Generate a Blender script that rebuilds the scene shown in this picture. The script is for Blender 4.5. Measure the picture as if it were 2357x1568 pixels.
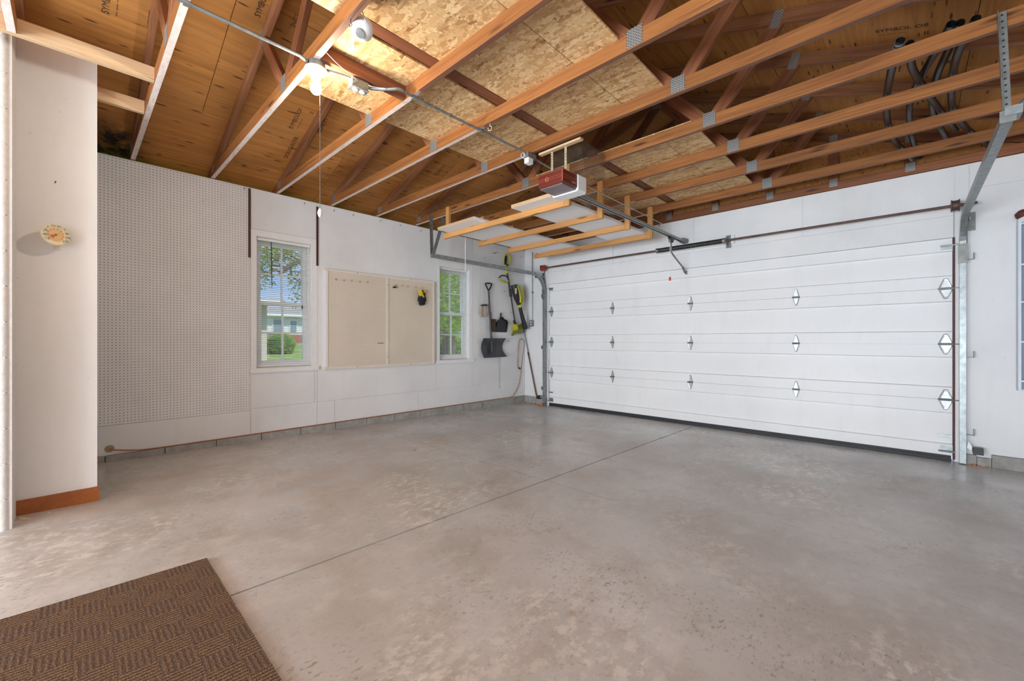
import bpy, math, random
from mathutils import Vector, Matrix
random.seed(7)
R = math.radians
S = bpy.context.scene
for o in list(bpy.data.objects): bpy.data.objects.remove(o)
COL = S.collection

# ------------------------------------------------------------------ camera
FPX, PXC, HOR = 961.0, 1178.5, 782.0
CAM = Vector((5.15, 0.0, 1.157)); YAW = R(43.55)
FW = Vector((-math.sin(YAW), math.cos(YAW), 0)); RT = Vector((math.cos(YAW), math.sin(YAW), 0)); UP = Vector((0, 0, 1))
cd = bpy.data.cameras.new('camera'); cam = bpy.data.objects.new('camera', cd); COL.objects.link(cam)
cam.location = CAM; cam.rotation_euler = (R(90), 0, YAW)
cd.sensor_width = 36.0; cd.sensor_fit = 'HORIZONTAL'; cd.lens = FPX / 2357 * 36.0
cd.shift_y = -(784 - HOR) / 2357; cd.clip_start = 0.02; cd.clip_end = 300
S.camera = cam

# ------------------------------------------------------------------ world, sun, lights, exposure
S.view_settings.view_transform = 'Standard'; S.view_settings.look = 'None'
S.view_settings.gamma = 1.0; S.view_settings.use_curve_mapping = False
S.view_settings.exposure = 0.07
W = bpy.data.worlds.new('sky'); S.world = W; W.use_nodes = True
nt = W.node_tree; nt.nodes.clear()
out = nt.nodes.new('ShaderNodeOutputWorld'); bg = nt.nodes.new('ShaderNodeBackground')
tc = nt.nodes.new('ShaderNodeTexCoord'); nz = nt.nodes.new('ShaderNodeTexNoise'); nz.inputs['Scale'].default_value = 2.2; nz.inputs['Detail'].default_value = 6
mp = nt.nodes.new('ShaderNodeMapping'); mp.inputs['Scale'].default_value = (1, 1, 2.5)
rp = nt.nodes.new('ShaderNodeValToRGB'); rp.color_ramp.elements[0].position = .45; rp.color_ramp.elements[1].position = .72
rp.color_ramp.elements[0].color = (.36, .58, .98, 1); rp.color_ramp.elements[1].color = (.85, .9, 1, 1)
nt.links.new(tc.outputs['Generated'], mp.inputs['Vector']); nt.links.new(mp.outputs['Vector'], nz.inputs['Vector'])
nt.links.new(nz.outputs['Fac'], rp.inputs['Fac']); nt.links.new(rp.outputs['Color'], bg.inputs['Color'])
bg.inputs['Strength'].default_value = 1.1
nt.links.new(bg.outputs['Background'], out.inputs['Surface'])

def light(name, kind, loc, rot, energy, color, **kw):
    l = bpy.data.lights.new(name, kind); l.energy = energy; l.color = color
    for k, v in kw.items(): setattr(l, k, v)
    o = bpy.data.objects.new(name, l); COL.objects.link(o); o.location = loc; o.rotation_euler = rot
    return o
# sun high over the house side: lights the yard beyond the windows, the roof keeps it out of the garage
light('sun', 'SUN', (0, 0, 20), Vector((-.5,-.28,-.82)).to_track_quat('-Z','Y').to_euler(), 4.6, (1, .95, .86), angle=R(.6))
# fill light added low behind the camera to brighten the room and undersides
light('rear_fill_light', 'AREA', (4.0, -4.6, .95), (R(113), 0, 0), 565, (.87, .94, 1.0), shape='RECTANGLE', size=4.0, size_y=1.7)

# ------------------------------------------------------------------ pixel helpers (a pixel gives a direction, a plane gives the distance)
def ray(x, y): return FW + RT * ((x - PXC) / FPX) + UP * ((HOR - y) / FPX)
def atX(x, y, X=0.0): r = ray(x, y); return CAM + r * ((X - CAM.x) / r.x)
def atY(x, y, Y): r = ray(x, y); return CAM + r * ((Y - CAM.y) / r.y)
def atZ(x, y, Z): r = ray(x, y); return CAM + r * ((Z - CAM.z) / r.z)
def atD(x, y, d): return CAM + ray(x, y) * d
D = 5.756; FS = 0.0137
def fz(y): return FS * (D - y)

# ------------------------------------------------------------------ mesh helpers
class MB:
    def __init__(s): s.v = []; s.f = []
    def box(s, x0, y0, z0, x1, y1, z1, m=None):
        b = len(s.v)
        for p in ((x0,y0,z0),(x1,y0,z0),(x1,y1,z0),(x0,y1,z0),(x0,y0,z1),(x1,y0,z1),(x1,y1,z1),(x0,y1,z1)):
            p = Vector(p); s.v.append(m @ p if m else p)
        s.f += [tuple(b+i for i in q) for q in ((0,3,2,1),(4,5,6,7),(0,1,5,4),(1,2,6,5),(2,3,7,6),(3,0,4,7))]
        return s
    def bar(s, p0, p1, w, h, up=(0,0,1)):
        p0 = Vector(p0); p1 = Vector(p1); L = (p1-p0).length
        return s.box(0, -w/2, -h/2, L, w/2, h/2, frame(p0, p1, up))
    def prism(s, pts, vec):
        b = len(s.v); n = len(pts); vec = Vector(vec)
        s.v += [Vector(p) for p in pts] + [Vector(p)+vec for p in pts]
        s.f.append(tuple(b+i for i in range(n-1,-1,-1))); s.f.append(tuple(b+n+i for i in range(n)))
        for i in range(n): j=(i+1)%n; s.f.append((b+i,b+j,b+n+j,b+n+i))
        return s
    def tube(s, pts, r, n=8, closed=False, caps=True):
        pts = [Vector(p) for p in pts]; m = len(pts); rr = r if isinstance(r,(list,tuple)) else [r]*m
        b = len(s.v); N = None
        for i,p in enumerate(pts):
            t = (pts[(i+1)%m]-pts[i-1]) if closed else (pts[min(i+1,m-1)]-pts[max(i-1,0)])
            t.normalize()
            if N is None: N = t.orthogonal().normalized()
            else:
                N = N - t*N.dot(t)
                N = N.normalized() if N.length>1e-6 else t.orthogonal().normalized()
            B = t.cross(N)
            for k in range(n):
                a = 2*math.pi*k/n; s.v.append(p + (N*math.cos(a)+B*math.sin(a))*rr[i])
        for i in range(m if closed else m-1):
            j=(i+1)%m
            for k in range(n):
                l=(k+1)%n; s.f.append((b+i*n+k,b+i*n+l,b+j*n+l,b+j*n+k))
        if not closed and caps:
            s.f.append(tuple(b+k for k in range(n-1,-1,-1))); s.f.append(tuple(b+(m-1)*n+k for k in range(n)))
        return s
    def lathe(s, prof, o, axis=(0,0,1), n=20):
        o=Vector(o); a=Vector(axis).normalized(); u=a.orthogonal().normalized(); w=a.cross(u); b=len(s.v)
        for (r,h) in prof:
            for k in range(n):
                t=2*math.pi*k/n; s.v.append(o+a*h+(u*math.cos(t)+w*math.sin(t))*max(r,1e-5))
        for i in range(len(prof)-1):
            for k in range(n):
                l=(k+1)%n; s.f.append((b+i*n+k,b+i*n+l,b+(i+1)*n+l,b+(i+1)*n+k))
        return s
    def sweep(s, path, prof, side):
        # profile points (a,b): a along side vector, b along side x tangent
        path=[Vector(p) for p in path]; m=len(path); n=len(prof); b=len(s.v); side=Vector(side)
        for i,p in enumerate(path):
            t=(path[min(i+1,m-1)]-path[max(i-1,0)]).normalized(); q=side.cross(t).normalized()
            for (a,c) in prof: s.v.append(p+side*a+q*c)
        for i in range(m-1):
            for k in range(n):
                l=(k+1)%n; s.f.append((b+i*n+k,b+i*n+l,b+(i+1)*n+l,b+(i+1)*n+k))
        s.f.append(tuple(b+k for k in range(n-1,-1,-1))); s.f.append(tuple(b+(m-1)*n+k for k in range(n)))
        return s
    def quad(s,a,b,c,d):
        i=len(s.v); s.v+=[Vector(a),Vector(b),Vector(c),Vector(d)]; s.f.append((i,i+1,i+2,i+3)); return s
    def mesh(s,name,smooth=False):
        me=bpy.data.meshes.new(name); me.from_pydata([tuple(v) for v in s.v],[],s.f)
        me.validate()
        if smooth:
            for p in me.polygons: p.use_smooth=True
            try: me.set_sharp_from_angle(angle=R(40))
            except Exception: pass
        me.update(); return me
    def build(s,name,mat,parent=None,smooth=False):
        return obj(name,s.mesh(name,smooth),mat,parent)
def frame(p0,p1,up=(0,0,1)):
    x=(Vector(p1)-Vector(p0)).normalized(); up=Vector(up)
    if abs(x.dot(up))>.999: up=Vector((0,1,0))
    y=up.cross(x).normalized(); z=x.cross(y)
    m=Matrix((x,y,z)).transposed().to_4x4(); m.translation=Vector(p0); return m
def obj(name,me,mat,parent=None):
    o=bpy.data.objects.new(name,me); COL.objects.link(o)
    if mat is not None and not me.materials: me.materials.append(mat)
    if parent is not None: adopt(o,parent)
    return o
def world_of(o):
    m=Matrix.Translation(o.location) if o.type=='EMPTY' else o.matrix_basis.copy()
    if o.parent is not None: m=world_of(o.parent)@o.matrix_parent_inverse@m
    return m
def adopt(o,parent):
    o.parent=parent; o.matrix_parent_inverse=world_of(parent).inverted()
def tag(o,label,cat=None,group=None,kind=None):
    o['label']=label
    if cat: o['category']=cat
    if group: o['group']=group
    if kind: o['kind']=kind
    return o
def thing(name,loc,label,cat,group=None,kind=None):
    o=bpy.data.objects.new(name,None); COL.objects.link(o); o.location=loc; o.empty_display_size=.05
    return tag(o,label,cat,group,kind)
LUM={}
def lumber(name,p0,p1,w,h,mat,parent=None,up=(0,0,1)):
    # straight board from p0 to p1: w across, h along 'up'; its own local x runs along the grain
    p0=Vector(p0);p1=Vector(p1);L=round((p1-p0).length,4);key=(L,w,h,mat.name)
    if key not in LUM:
        e=min(.0025,w*.12,h*.12); m=MB()
        prof=[(-w/2+e,-h/2),(w/2-e,-h/2),(w/2,-h/2+e),(w/2,h/2-e),(w/2-e,h/2),(-w/2+e,h/2),(-w/2,h/2-e),(-w/2,-h/2+e)]
        m.prism([(0,a,b) for a,b in prof],(L,0,0)); LUM[key]=m.mesh(name); LUM[key].materials.append(mat)
    o=bpy.data.objects.new(name,LUM[key]); COL.objects.link(o); o.matrix_basis=frame(p0,p1,up)
    if parent is not None: adopt(o,parent)
    return o
def arc(c,r,a0,a1,n,f):
    return [f(c[0]+r*math.cos(a0+(a1-a0)*i/n),c[1]+r*math.sin(a0+(a1-a0)*i/n)) for i in range(n+1)]
def spline(pts,n=6):
    pts=[Vector(p) for p in pts]; o=[]
    for i in range(len(pts)-1):
        a=pts[max(i-1,0)];b=pts[i];c=pts[i+1];d=pts[min(i+2,len(pts)-1)]
        for k in range(n):
            t=k/n; o.append(.5*((2*b)+(c-a)*t+(2*a-5*b+4*c-d)*t*t+(3*b-a-3*c+d)*t**3))
    o.append(pts[-1]); return o

# ------------------------------------------------------------------ materials
class NB:
    def __init__(s,name):
        s.m=bpy.data.materials.new(name); s.m.use_nodes=True; s.t=s.m.node_tree; s.t.nodes.clear()
        s.out=s.n('OutputMaterial'); s.b=s.n('BsdfPrincipled'); s.l(s.b.outputs[0],s.out.inputs[0])
    def n(s,k,**kw):
        x=s.t.nodes.new('ShaderNode'+k)
        for a,b in kw.items(): setattr(x,a,b)
        return x
    def l(s,a,b): s.t.links.new(a,b)
    def put(s,inp,v):
        if hasattr(v,'is_output') or isinstance(v,bpy.types.NodeSocket): s.l(v,inp)
        elif isinstance(v,(tuple,list)) and len(v)==3 and inp.type=='RGBA': inp.default_value=(*v,1)
        else: inp.default_value=v
    def coord(s,scale=(1,1,1),rot=(0,0,0),rnd=False,which='Object'):
        t=s.n('TexCoord').outputs[which]
        if rnd:
            r=s.n('ObjectInfo').outputs['Random']; a=s.n('VectorMath',operation='MULTIPLY_ADD')
            s.l(r,a.inputs[0]); a.inputs[1].default_value=(37,53,71); s.l(t,a.inputs[2]); t=a.outputs[0]
        m=s.n('Mapping'); m.inputs['Scale'].default_value=scale; m.inputs['Rotation'].default_value=rot; s.l(t,m.inputs[0]); return m.outputs[0]
    def noise(s,v,scale=1,detail=4,rough=.55,dist=0):
        x=s.n('TexNoise'); s.l(v,x.inputs['Vector']); x.inputs['Scale'].default_value=scale; x.inputs['Detail'].default_value=detail
        x.inputs['Roughness'].default_value=rough; x.inputs['Distortion'].default_value=dist; return x.outputs['Fac']
    def voro(s,v,scale=1,feature='F1',o='Distance',rnd=1):
        x=s.n('TexVoronoi',feature=feature); s.l(v,x.inputs['Vector']); x.inputs['Scale'].default_value=scale; x.inputs['Randomness'].default_value=rnd; return x.outputs[o]
    def ramp(s,f,*st):
        x=s.n('ValToRGB'); s.l(f,x.inputs[0]); e=x.color_ramp.elements
        while len(e)<len(st): e.new(.5)
        for i,(p,c) in enumerate(st):
            e[i].position=p; e[i].color=(c,c,c,1) if isinstance(c,(int,float)) else (*c,1)
        return x.outputs[0]
    def math(s,op,a,b=0.0,c=None):
        x=s.n('Math',operation=op); s.put(x.inputs[0],a); s.put(x.inputs[1],b)
        if c is not None: s.put(x.inputs[2],c)
        return x.outputs[0]
    def mix(s,f,a,b,mode='MIX'):
        x=s.n('Mix',data_type='RGBA',blend_type=mode); s.put(x.inputs[0],f); s.put(x.inputs[6],a); s.put(x.inputs[7],b); return x.outputs[2]
    def band(s,v,a,c):
        x=s.n('MapRange'); s.put(x.inputs[0],v); x.inputs[1].default_value=a; x.inputs[2].default_value=c; return x.outputs[0]
    def sep(s,v):
        x=s.n('SeparateXYZ'); s.l(v,x.inputs[0]); return x.outputs
    def bump(s,h,strength=.3,dist=.01):
        x=s.n('Bump'); x.inputs['Strength'].default_value=strength; x.inputs['Distance'].default_value=dist; s.l(h,x.inputs['Height']); s.l(x.outputs[0],s.b.inputs['Normal'])
    def fin(s,col,rough=.6,metal=0,spec=.5):
        s.put(s.b.inputs['Base Color'],col); s.put(s.b.inputs['Roughness'],rough); s.b.inputs['Metallic'].default_value=metal
        s.b.inputs['Specular IOR Level'].default_value=spec; return s.m
def plain(name,c,rough=.5,metal=0,var=.08,scale=9,spec=.5,bump=0):
    b=NB(name); v=b.coord((scale,)*3,rnd=True); n=b.noise(v,1,5)
    lo=tuple(max(0,x*(1-var)) for x in c); hi=tuple(min(1,x*(1+var)) for x in c)
    if bump: b.bump(n,bump,.004)
    return b.fin(b.ramp(n,(.3,lo),(.7,hi)),rough,metal,spec)
def wood(name,light,dark,rough=.6,knots=True,hue=.25,under=False):
    b=NB(name); v=b.coord((1.1,30,30),rnd=True); g=b.noise(v,1,7,.7,.9)
    v2=b.coord((.5,3,3),rnd=True); big=b.noise(v2,1,2)
    c=b.ramp(g,(.3,dark),(.68,light))
    r=b.n('ObjectInfo').outputs['Random']; hv=b.math('MULTIPLY_ADD',r,hue,1-hue/2)
    sc=b.n('VectorMath',operation='SCALE'); b.l(c,sc.inputs[0]); b.l(hv,sc.inputs['Scale']); c=sc.outputs[0]
    c=b.mix(b.ramp(big,(.4,0.),(.75,.55)),c,tuple(x*.72 for x in dark))
    if knots:
        fs=b.noise(b.coord((2.5,60,60),rnd=True),1,4,.7); c=b.mix(b.ramp(fs,(.3,.55),(.44,0.)),c,tuple(x*.55 for x in dark))
        k=b.voro(b.coord((1.9,11,11),rnd=True),1); km=b.ramp(k,(.07,.9),(.17,0.))
        c=b.mix(km,c,tuple(x*.3 for x in dark))
    if under:   # chord undersides: pale and speckled up to the conduit line, dark purplish brown beyond
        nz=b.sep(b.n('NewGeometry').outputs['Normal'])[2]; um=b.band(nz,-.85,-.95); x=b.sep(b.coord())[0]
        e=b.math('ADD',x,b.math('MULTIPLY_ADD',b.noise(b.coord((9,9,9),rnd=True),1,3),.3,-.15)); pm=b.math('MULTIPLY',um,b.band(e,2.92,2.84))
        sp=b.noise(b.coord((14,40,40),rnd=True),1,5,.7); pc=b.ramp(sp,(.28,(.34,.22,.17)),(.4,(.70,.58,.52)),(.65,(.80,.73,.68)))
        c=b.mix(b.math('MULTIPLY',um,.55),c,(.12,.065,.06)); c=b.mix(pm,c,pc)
    b.bump(g,.15,.002); return b.fin(c,rough,0,.35)
M={}
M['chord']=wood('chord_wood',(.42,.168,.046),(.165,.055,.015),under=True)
M['chord_top']=wood('rafter_wood',(.38,.165,.072),(.18,.065,.025))
M['chord_red']=wood('web_wood',(.33,.125,.05),(.14,.046,.019))
M['pine']=wood('pale_pine',(.72,.52,.33),(.55,.35,.18),hue=.15)
M['rack']=wood('orange_pine',(.68,.36,.13),(.55,.25,.08),hue=.12)
M['brownboard']=wood('brown_board',(.3,.11,.05),(.16,.05,.02))
M['base']=wood('stained_baseboard',(.42,.14,.035),(.3,.085,.02),rough=.4,knots=False,hue=.05)
M['redstrip']=wood('red_stained_strip',(.16,.04,.025),(.08,.02,.015),knots=False)
def white(name,c=(.80,.79,.775),dirt=.12,rough=.55,lum=1.6):
    b=NB(name); v=b.coord((lum,)*3,which='Object'); n=b.noise(v,1,5,.6); n2=b.noise(b.coord((7,7,1.6)),1,4)
    col=b.ramp(n,(.25,tuple(x*(1-dirt) for x in c)),(.6,c))
    sp=b.noise(b.coord((46,46,46)),1,2,.5); spk=b.ramp(sp,(.2,.55),(.27,0.))
    col=b.mix(spk,col,(.42,.4,.37)); col=b.mix(b.ramp(n2,(.55,0.),(.8,.12)),col,(.5,.47,.43))
    b.bump(b.noise(b.coord((30,30,30)),1,3),.08,.004); return b.fin(col,rough,0,.3)
M['wall']=white('white_wall_paint',(.78,.785,.79))
M['wall2']=white('white_panel_paint',(.80,.805,.81),.1)
M['pillar']=white('cream_wall_paint',(.80,.79,.775),.06)
M['trimwhite']=plain('white_trim_paint',(.83,.83,.825),.4,var=.03)
M['vinyl']=plain('white_vinyl',(.86,.86,.86),.35,var=.02)
M['slat']=plain('blind_slat_white',(.84,.84,.82),.45,var=.02)
M['door']=white('garage_door_paint',(.83,.835,.84),.07,.42,.9)
M['panel']=plain('white_panel_board',(.90,.93,.95),.45,var=.03,scale=2)
def peg(name,c,hole,ax,r=.12,stain=None):
    b=NB(name); co=b.coord(); x,y,z=b.sep(co); u=(y if ax=='x' else x)
    def cell(q): return b.math('ABSOLUTE',b.math('SUBTRACT',b.math('FRACT',b.math('MULTIPLY',q,39.37)),.5))
    a=cell(u);c2=cell(z); d=b.math('SQRT',b.math('ADD',b.math('MULTIPLY',a,a),b.math('MULTIPLY',c2,c2)))
    n=b.noise(b.coord((2,2,2)),1,5); col=b.ramp(n,(.3,tuple(q*.9 for q in c)),(.65,c))
    if stain: col=b.mix(b.ramp(b.noise(b.coord((1.1,1.1,.7)),1,3),(.45,0.),(.75,.7)),col,stain)
    m=b.ramp(d,(r,1.),(r+.03,0.)); col=b.mix(m,col,hole)
    b.bump(b.ramp(d,(r,0.),(r+.04,1.)),.5,.004); return b.fin(col,.55,0,.3)
M['peg']=peg('white_pegboard',(.82,.825,.83),(.12,.11,.10),'x',.125)
M['pegbeige']=peg('beige_pegboard',(.74,.66,.55),(.33,.26,.18),'x',.10,(.70,.60,.46))
def concrete():
    b=NB('concrete_floor'); co=b.coord(); n=b.noise(b.coord((.55,.9,1)),1,6,.6); n2=b.noise(b.coord((3,3,3)),1,6,.65); n3=b.noise(b.coord((40,40,40)),1,3)
    col=b.ramp(n,(.3,(.40,.372,.345)),(.52,(.51,.50,.49)),(.7,(.60,.60,.605)))
    col=b.mix(b.ramp(n2,(.34,.5),(.52,0.)),col,(.37,.32,.27)); col=b.mix(b.ramp(n3,(.3,.5),(.42,0.)),col,(.36,.31,.26))
    n4=b.noise(b.coord((9,5,9)),1,6,.7); col=b.mix(b.ramp(n4,(.52,0.),(.66,.35)),col,(.66,.64,.61))
    n5=b.noise(b.coord((70,34,60)),1,3,.6); col=b.mix(b.math('MULTIPLY',b.ramp(n5,(.33,.8),(.42,0.)),b.ramp(b.noise(b.coord((1.4,1.4,1)),1,3),(.5,0.),(.6,1.))),col,(.25,.215,.18))
    # pale scaled patches near the door
    pm=b.math('MULTIPLY',b.ramp(b.noise(b.coord((.8,.9,1)),1,2),(.5,0.),(.62,1.)),b.ramp(b.noise(b.coord((22,14,20)),1,4,.7),(.5,0.),(.6,.7)))
    col=b.mix(pm,col,(.76,.72,.67))
    # rusty streaks along the left
    x,y,z=b.sep(co); lm=b.band(x,3.0,1.2); st=b.ramp(b.noise(b.coord((6,1.2,1)),1,5,.6),(.56,0.),(.72,.6))
    col=b.mix(b.math('MULTIPLY',lm,st),col,(.60,.43,.28))
    # hairline crack across both slabs
    w=b.math('MULTIPLY_ADD',b.noise(b.coord((2.2,.01,1)),1,5,.7),.16,-.08); cy=b.math('ABSOLUTE',b.math('SUBTRACT',b.math('SUBTRACT',y,2.58),w))
    cr=b.math('MULTIPLY',b.ramp(cy,(.0,.75),(.007,0.)),b.band(x,3.7,3.6))
    col=b.mix(cr,col,(.2,.17,.14))
    sp=b.voro(b.coord((60,60,60)),1); col=b.mix(b.ramp(sp,(.06,.6),(.1,0.)),col,(.75,.73,.7))
    ro=b.ramp(b.noise(b.coord((1.1,1.1,1)),1,5),(.35,.17),(.65,.45))
    h=b.math('ADD',n2,b.math('MULTIPLY',n3,.35)); b.bump(h,.25,.006); return b.fin(col,ro,0,.62)
M['concrete']=concrete()
M['block']=plain('concrete_block',(.33,.32,.30),.85,var=.2,scale=14,bump=.4)
M['railtan']=plain('dusty_rail_steel',(.40,.385,.33),.5,.5,.15,20)
M['mortar']=plain('dark_mortar',(.12,.11,.10),.9)
M['paintblock']=plain('painted_block',(.76,.75,.73),.7,var=.06,scale=40,bump=.8)
def plywood():
    b=NB('roof_plywood'); v=b.coord((24,1.1,24),rnd=True); g=b.noise(v,1,6,.65,.8); big=b.noise(b.coord((1.6,.5,1),rnd=True),1,3)
    c=b.ramp(g,(.3,(.30,.118,.027)),(.66,(.54,.24,.06)))
    c=b.mix(b.ramp(big,(.35,0.),(.7,.5)),c,(.50,.25,.09))
    ck=b.voro(b.coord((26,4.2,26),rnd=True),1); ckm=b.math('MULTIPLY',b.ramp(ck,(.12,.95),(.22,0.)),b.ramp(b.noise(b.coord((7,3,7),rnd=True),1,2),(.45,0.),(.52,1.)))
    c=b.mix(ckm,c,(.07,.03,.014))
    kn=b.voro(b.coord((3.1,2.2,1),rnd=True),1); c=b.mix(b.ramp(kn,(.045,.85),(.085,0.)),c,(.08,.035,.018))
    x,y,z=b.sep(b.coord()); ml=b.math('MULTIPLY',b.math('MULTIPLY',b.band(x,.42,.12),b.band(y,.55,.32)),b.ramp(b.noise(b.coord((9,9,9)),1,5,.7),(.3,.2),(.55,1.))); c=b.mix(ml,c,(.02,.015,.012))
    r=b.n('ObjectInfo').outputs['Random']; sc=b.n('VectorMath',operation='SCALE'); b.l(c,sc.inputs[0]); b.l(b.math('MULTIPLY_ADD',r,.3,.85),sc.inputs['Scale'])
    return b.fin(sc.outputs[0],.7,0,.25)
M['ply']=plywood()
def osb():
    b=NB('osb_board'); cols=None
    for i,(rot,sc) in enumerate([(.3,(9,34,1)),(1.25,(8,30,1)),(2.4,(10,36,1))]):
        w=b.n('VectorMath',operation='ADD'); b.l(b.coord(sc,(0,0,rot),rnd=True),w.inputs[0])
        nn=b.n('TexNoise'); nn.inputs['Scale'].default_value=3; b.l(b.coord((4,4,4)),nn.inputs['Vector']); b.l(nn.outputs['Color'],w.inputs[1])
        x=b.n('TexVoronoi'); b.l(w.outputs[0],x.inputs['Vector']); x.inputs['Scale'].default_value=1
        s=b.sep(x.outputs['Color'])[0]
        c=b.ramp(s,(0,(.33,.16,.06)),(.08,(.52,.30,.13)),(.5,(.66,.42,.20)),(1,(.82,.60,.33)))
        m=b.ramp(b.noise(b.coord((16,16,16),rnd=True),1+.3*i,2),(.47,0.),(.5,1.))
        cols=c if cols is None else b.mix(m,cols,c)
    g=b.noise(b.coord((50,50,50)),1,3); cols=b.mix(b.ramp(g,(.3,.4),(.45,0.)),cols,(.34,.2,.09))
    return b.fin(cols,.65,0,.3)
M['osb']=osb()
def mat_carpet():
    b=NB('brown_basketweave_carpet'); x,y,z=b.sep(b.coord()); P=.098; x0_=x; x=b.math('ADD',x,b.math('MULTIPLY_ADD',b.noise(b.coord((26,26,26)),1,2),.05,-.025))
    fx=b.math('FLOOR',b.math('DIVIDE',x,P)); fy=b.math('FLOOR',b.math('DIVIDE',y,P)); ch=b.math('FLOORED_MODULO',b.math('ADD',fx,fy),2.0)
    x=x0_
    def st(q): return b.math('ABSOLUTE',b.math('SUBTRACT',b.math('FRACT',b.math('MULTIPLY',q,1/.0165)),.5))
    wob=b.math('MULTIPLY_ADD',b.noise(b.coord((120,120,120)),1,2),.008,-.004)
    sx=st(b.math('ADD',x,wob)); sy=st(b.math('ADD',y,wob)); sy=b.math('MULTIPLY_ADD',sy,.45,.17); s=b.math('ADD',b.math('MULTIPLY',sx,ch),b.math('MULTIPLY',sy,b.math('SUBTRACT',1.0,ch)))
    n=b.noise(b.coord((190,190,190)),1,2,.6); f=b.math('ADD',s,b.math('MULTIPLY_ADD',n,.8,-.4))
    c=b.ramp(f,(.02,(.27,.165,.08)),(.26,(.135,.088,.062)),(.5,(.062,.047,.043)))
    b.bump(b.math('ADD',b.math('MULTIPLY',s,-1.0),n),.9,.006); return b.fin(c,.95,0,.1)
M['carpet']=mat_carpet()
M['galv']=plain('galvanised_steel',(.30,.33,.335),.42,.7,.22,22)
M['zinc']=plain('bright_zinc_plate',(.44,.455,.455),.4,.5,.12,30)
M['galvdark']=plain('dull_steel',(.22,.225,.215),.5,.6,.25,18)
M['rust']=plain('rusty_shaft_steel',(.12,.075,.06),.55,.4,.3,15)
M['spring']=plain('black_spring_steel',(.045,.043,.042),.45,.5,.4,25)
M['drum']=plain('red_painted_metal',(.33,.05,.035),.45,.2,.2)
M['black']=plain('black_plastic',(.018,.018,.02),.45,var=.2)
M['rubber']=plain('black_rubber',(.02,.022,.026),.6,var=.3)
M['hose']=plain('black_poly_pipe',(.022,.022,.022),.35,var=.3)
M['grayplastic']=plain('charcoal_plastic',(.05,.055,.062),.42,var=.15)
M['yellow']=plain('lime_yellow_plastic',(.54,.51,.02),.4,var=.06)
M['maroon']=plain('maroon_plastic',(.13,.016,.008),.42,var=.1)
M['maroonline']=plain('maroon_raised_line',(.42,.11,.07),.35)
M['lens']=plain('smoked_lens',(.17,.12,.13),.3,var=.06)
M['white_pl']=plain('white_plastic',(.82,.83,.83),.4,var=.03)
M['redpl']=plain('red_plastic',(.62,.03,.02),.4)
M['cord']=plain('red_orange_cord',(.36,.115,.05),.5,var=.15)
M['wire_white']=plain('white_wire',(.8,.78,.72),.5)
M['brownpole']=plain('brown_painted_pole',(.13,.065,.045),.5,var=.35)
M['bluegrey']=plain('blue_grey_paint',(.30,.37,.47),.5,var=.05)
M['bluewhite']=plain('pale_blue_edge',(.66,.71,.78),.45,var=.04)
M['cream']=plain('cream_plastic',(.78,.68,.48),.4,var=.04)
M['amber']=plain('amber_dial',(.74,.48,.2),.3,var=.05)
M['ink']=plain('stamp_ink',(.045,.026,.018),.8)
M['inkgreen']=plain('number_ink',(.09,.13,.12),.6)
M['glovegrey']=plain('worn_work_glove',(.42,.36,.31),.9,var=.25,scale=60)
M['gloveblack']=plain('black_navy_glove',(.016,.021,.03),.75,var=.3)
M['gloveyellow']=plain('yellow_glove_back',(.75,.48,.02),.7)
M['brush']=plain('brown_bristle',(.06,.035,.022),.9,var=.35,scale=80)
M['standard']=plain('brown_shelf_standard',(.12,.06,.055),.5,.3,.25,20)
M['foam']=plain('orange_rust_foam',(.5,.17,.06),.9,var=.35,scale=40,bump=.8)
M['mesh']=plain('wire_mesh_steel',(.16,.15,.12),.6,.5,.3)
M['tan']=plain('speckled_strap_steel',(.45,.38,.25),.6,.3,.35,60)
M['plate']=None
def plate():
    b=NB('toothed_truss_plate'); x,y,z=b.sep(b.coord()); u=b.math('MULTIPLY',x,100.0); w=b.math('MULTIPLY',z,62.0)
    row=b.math('MULTIPLY',b.math('FLOORED_MODULO',b.math('FLOOR',u),2.0),.5)
    a=b.math('ABSOLUTE',b.math('SUBTRACT',b.math('FRACT',u),.5)); c=b.math('ABSOLUTE',b.math('SUBTRACT',b.math('FRACT',b.math('ADD',w,row)),.5))
    d=b.math('MAXIMUM',b.math('MULTIPLY',a,1.5),c); m=b.ramp(d,(.27,1.),(.33,0.))
    b.bump(b.ramp(d,(.2,0.),(.32,1.)),.6,.003); return b.fin(b.mix(m,(.36,.37,.36),(.07,.055,.04)),.42,0.55,.5)
M['plate']=plate()
def glass():
    b=NB('window_glass'); b.t.nodes.remove(b.b); t=b.n('BsdfTransparent'); t.inputs[0].default_value=(.92,.94,.94,1); g=b.n('BsdfGlossy'); g.inputs['Roughness'].default_value=.02
    mx=b.n('MixShader'); mx.inputs[0].default_value=.05; b.l(t.outputs[0],mx.inputs[1]); b.l(g.outputs[0],mx.inputs[2]); b.l(mx.outputs[0],b.out.inputs[0]); return b.m
M['glass']=glass()
def emit(name,c,s):
    b=NB(name); e=b.n('Emission'); e.inputs[0].default_value=(*c,1); e.inputs[1].default_value=s; b.l(e.outputs[0],b.out.inputs[0]); return b.m
M['bulb']=emit('lit_bulb',(1,.88,.72),640)
M['grass']=plain('lawn_grass',(.19,.27,.06),.9,var=.5,scale=1.4)
M['leafdark']=plain('dark_leaves',(.045,.10,.022),.7,var=.5,scale=3)
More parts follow.
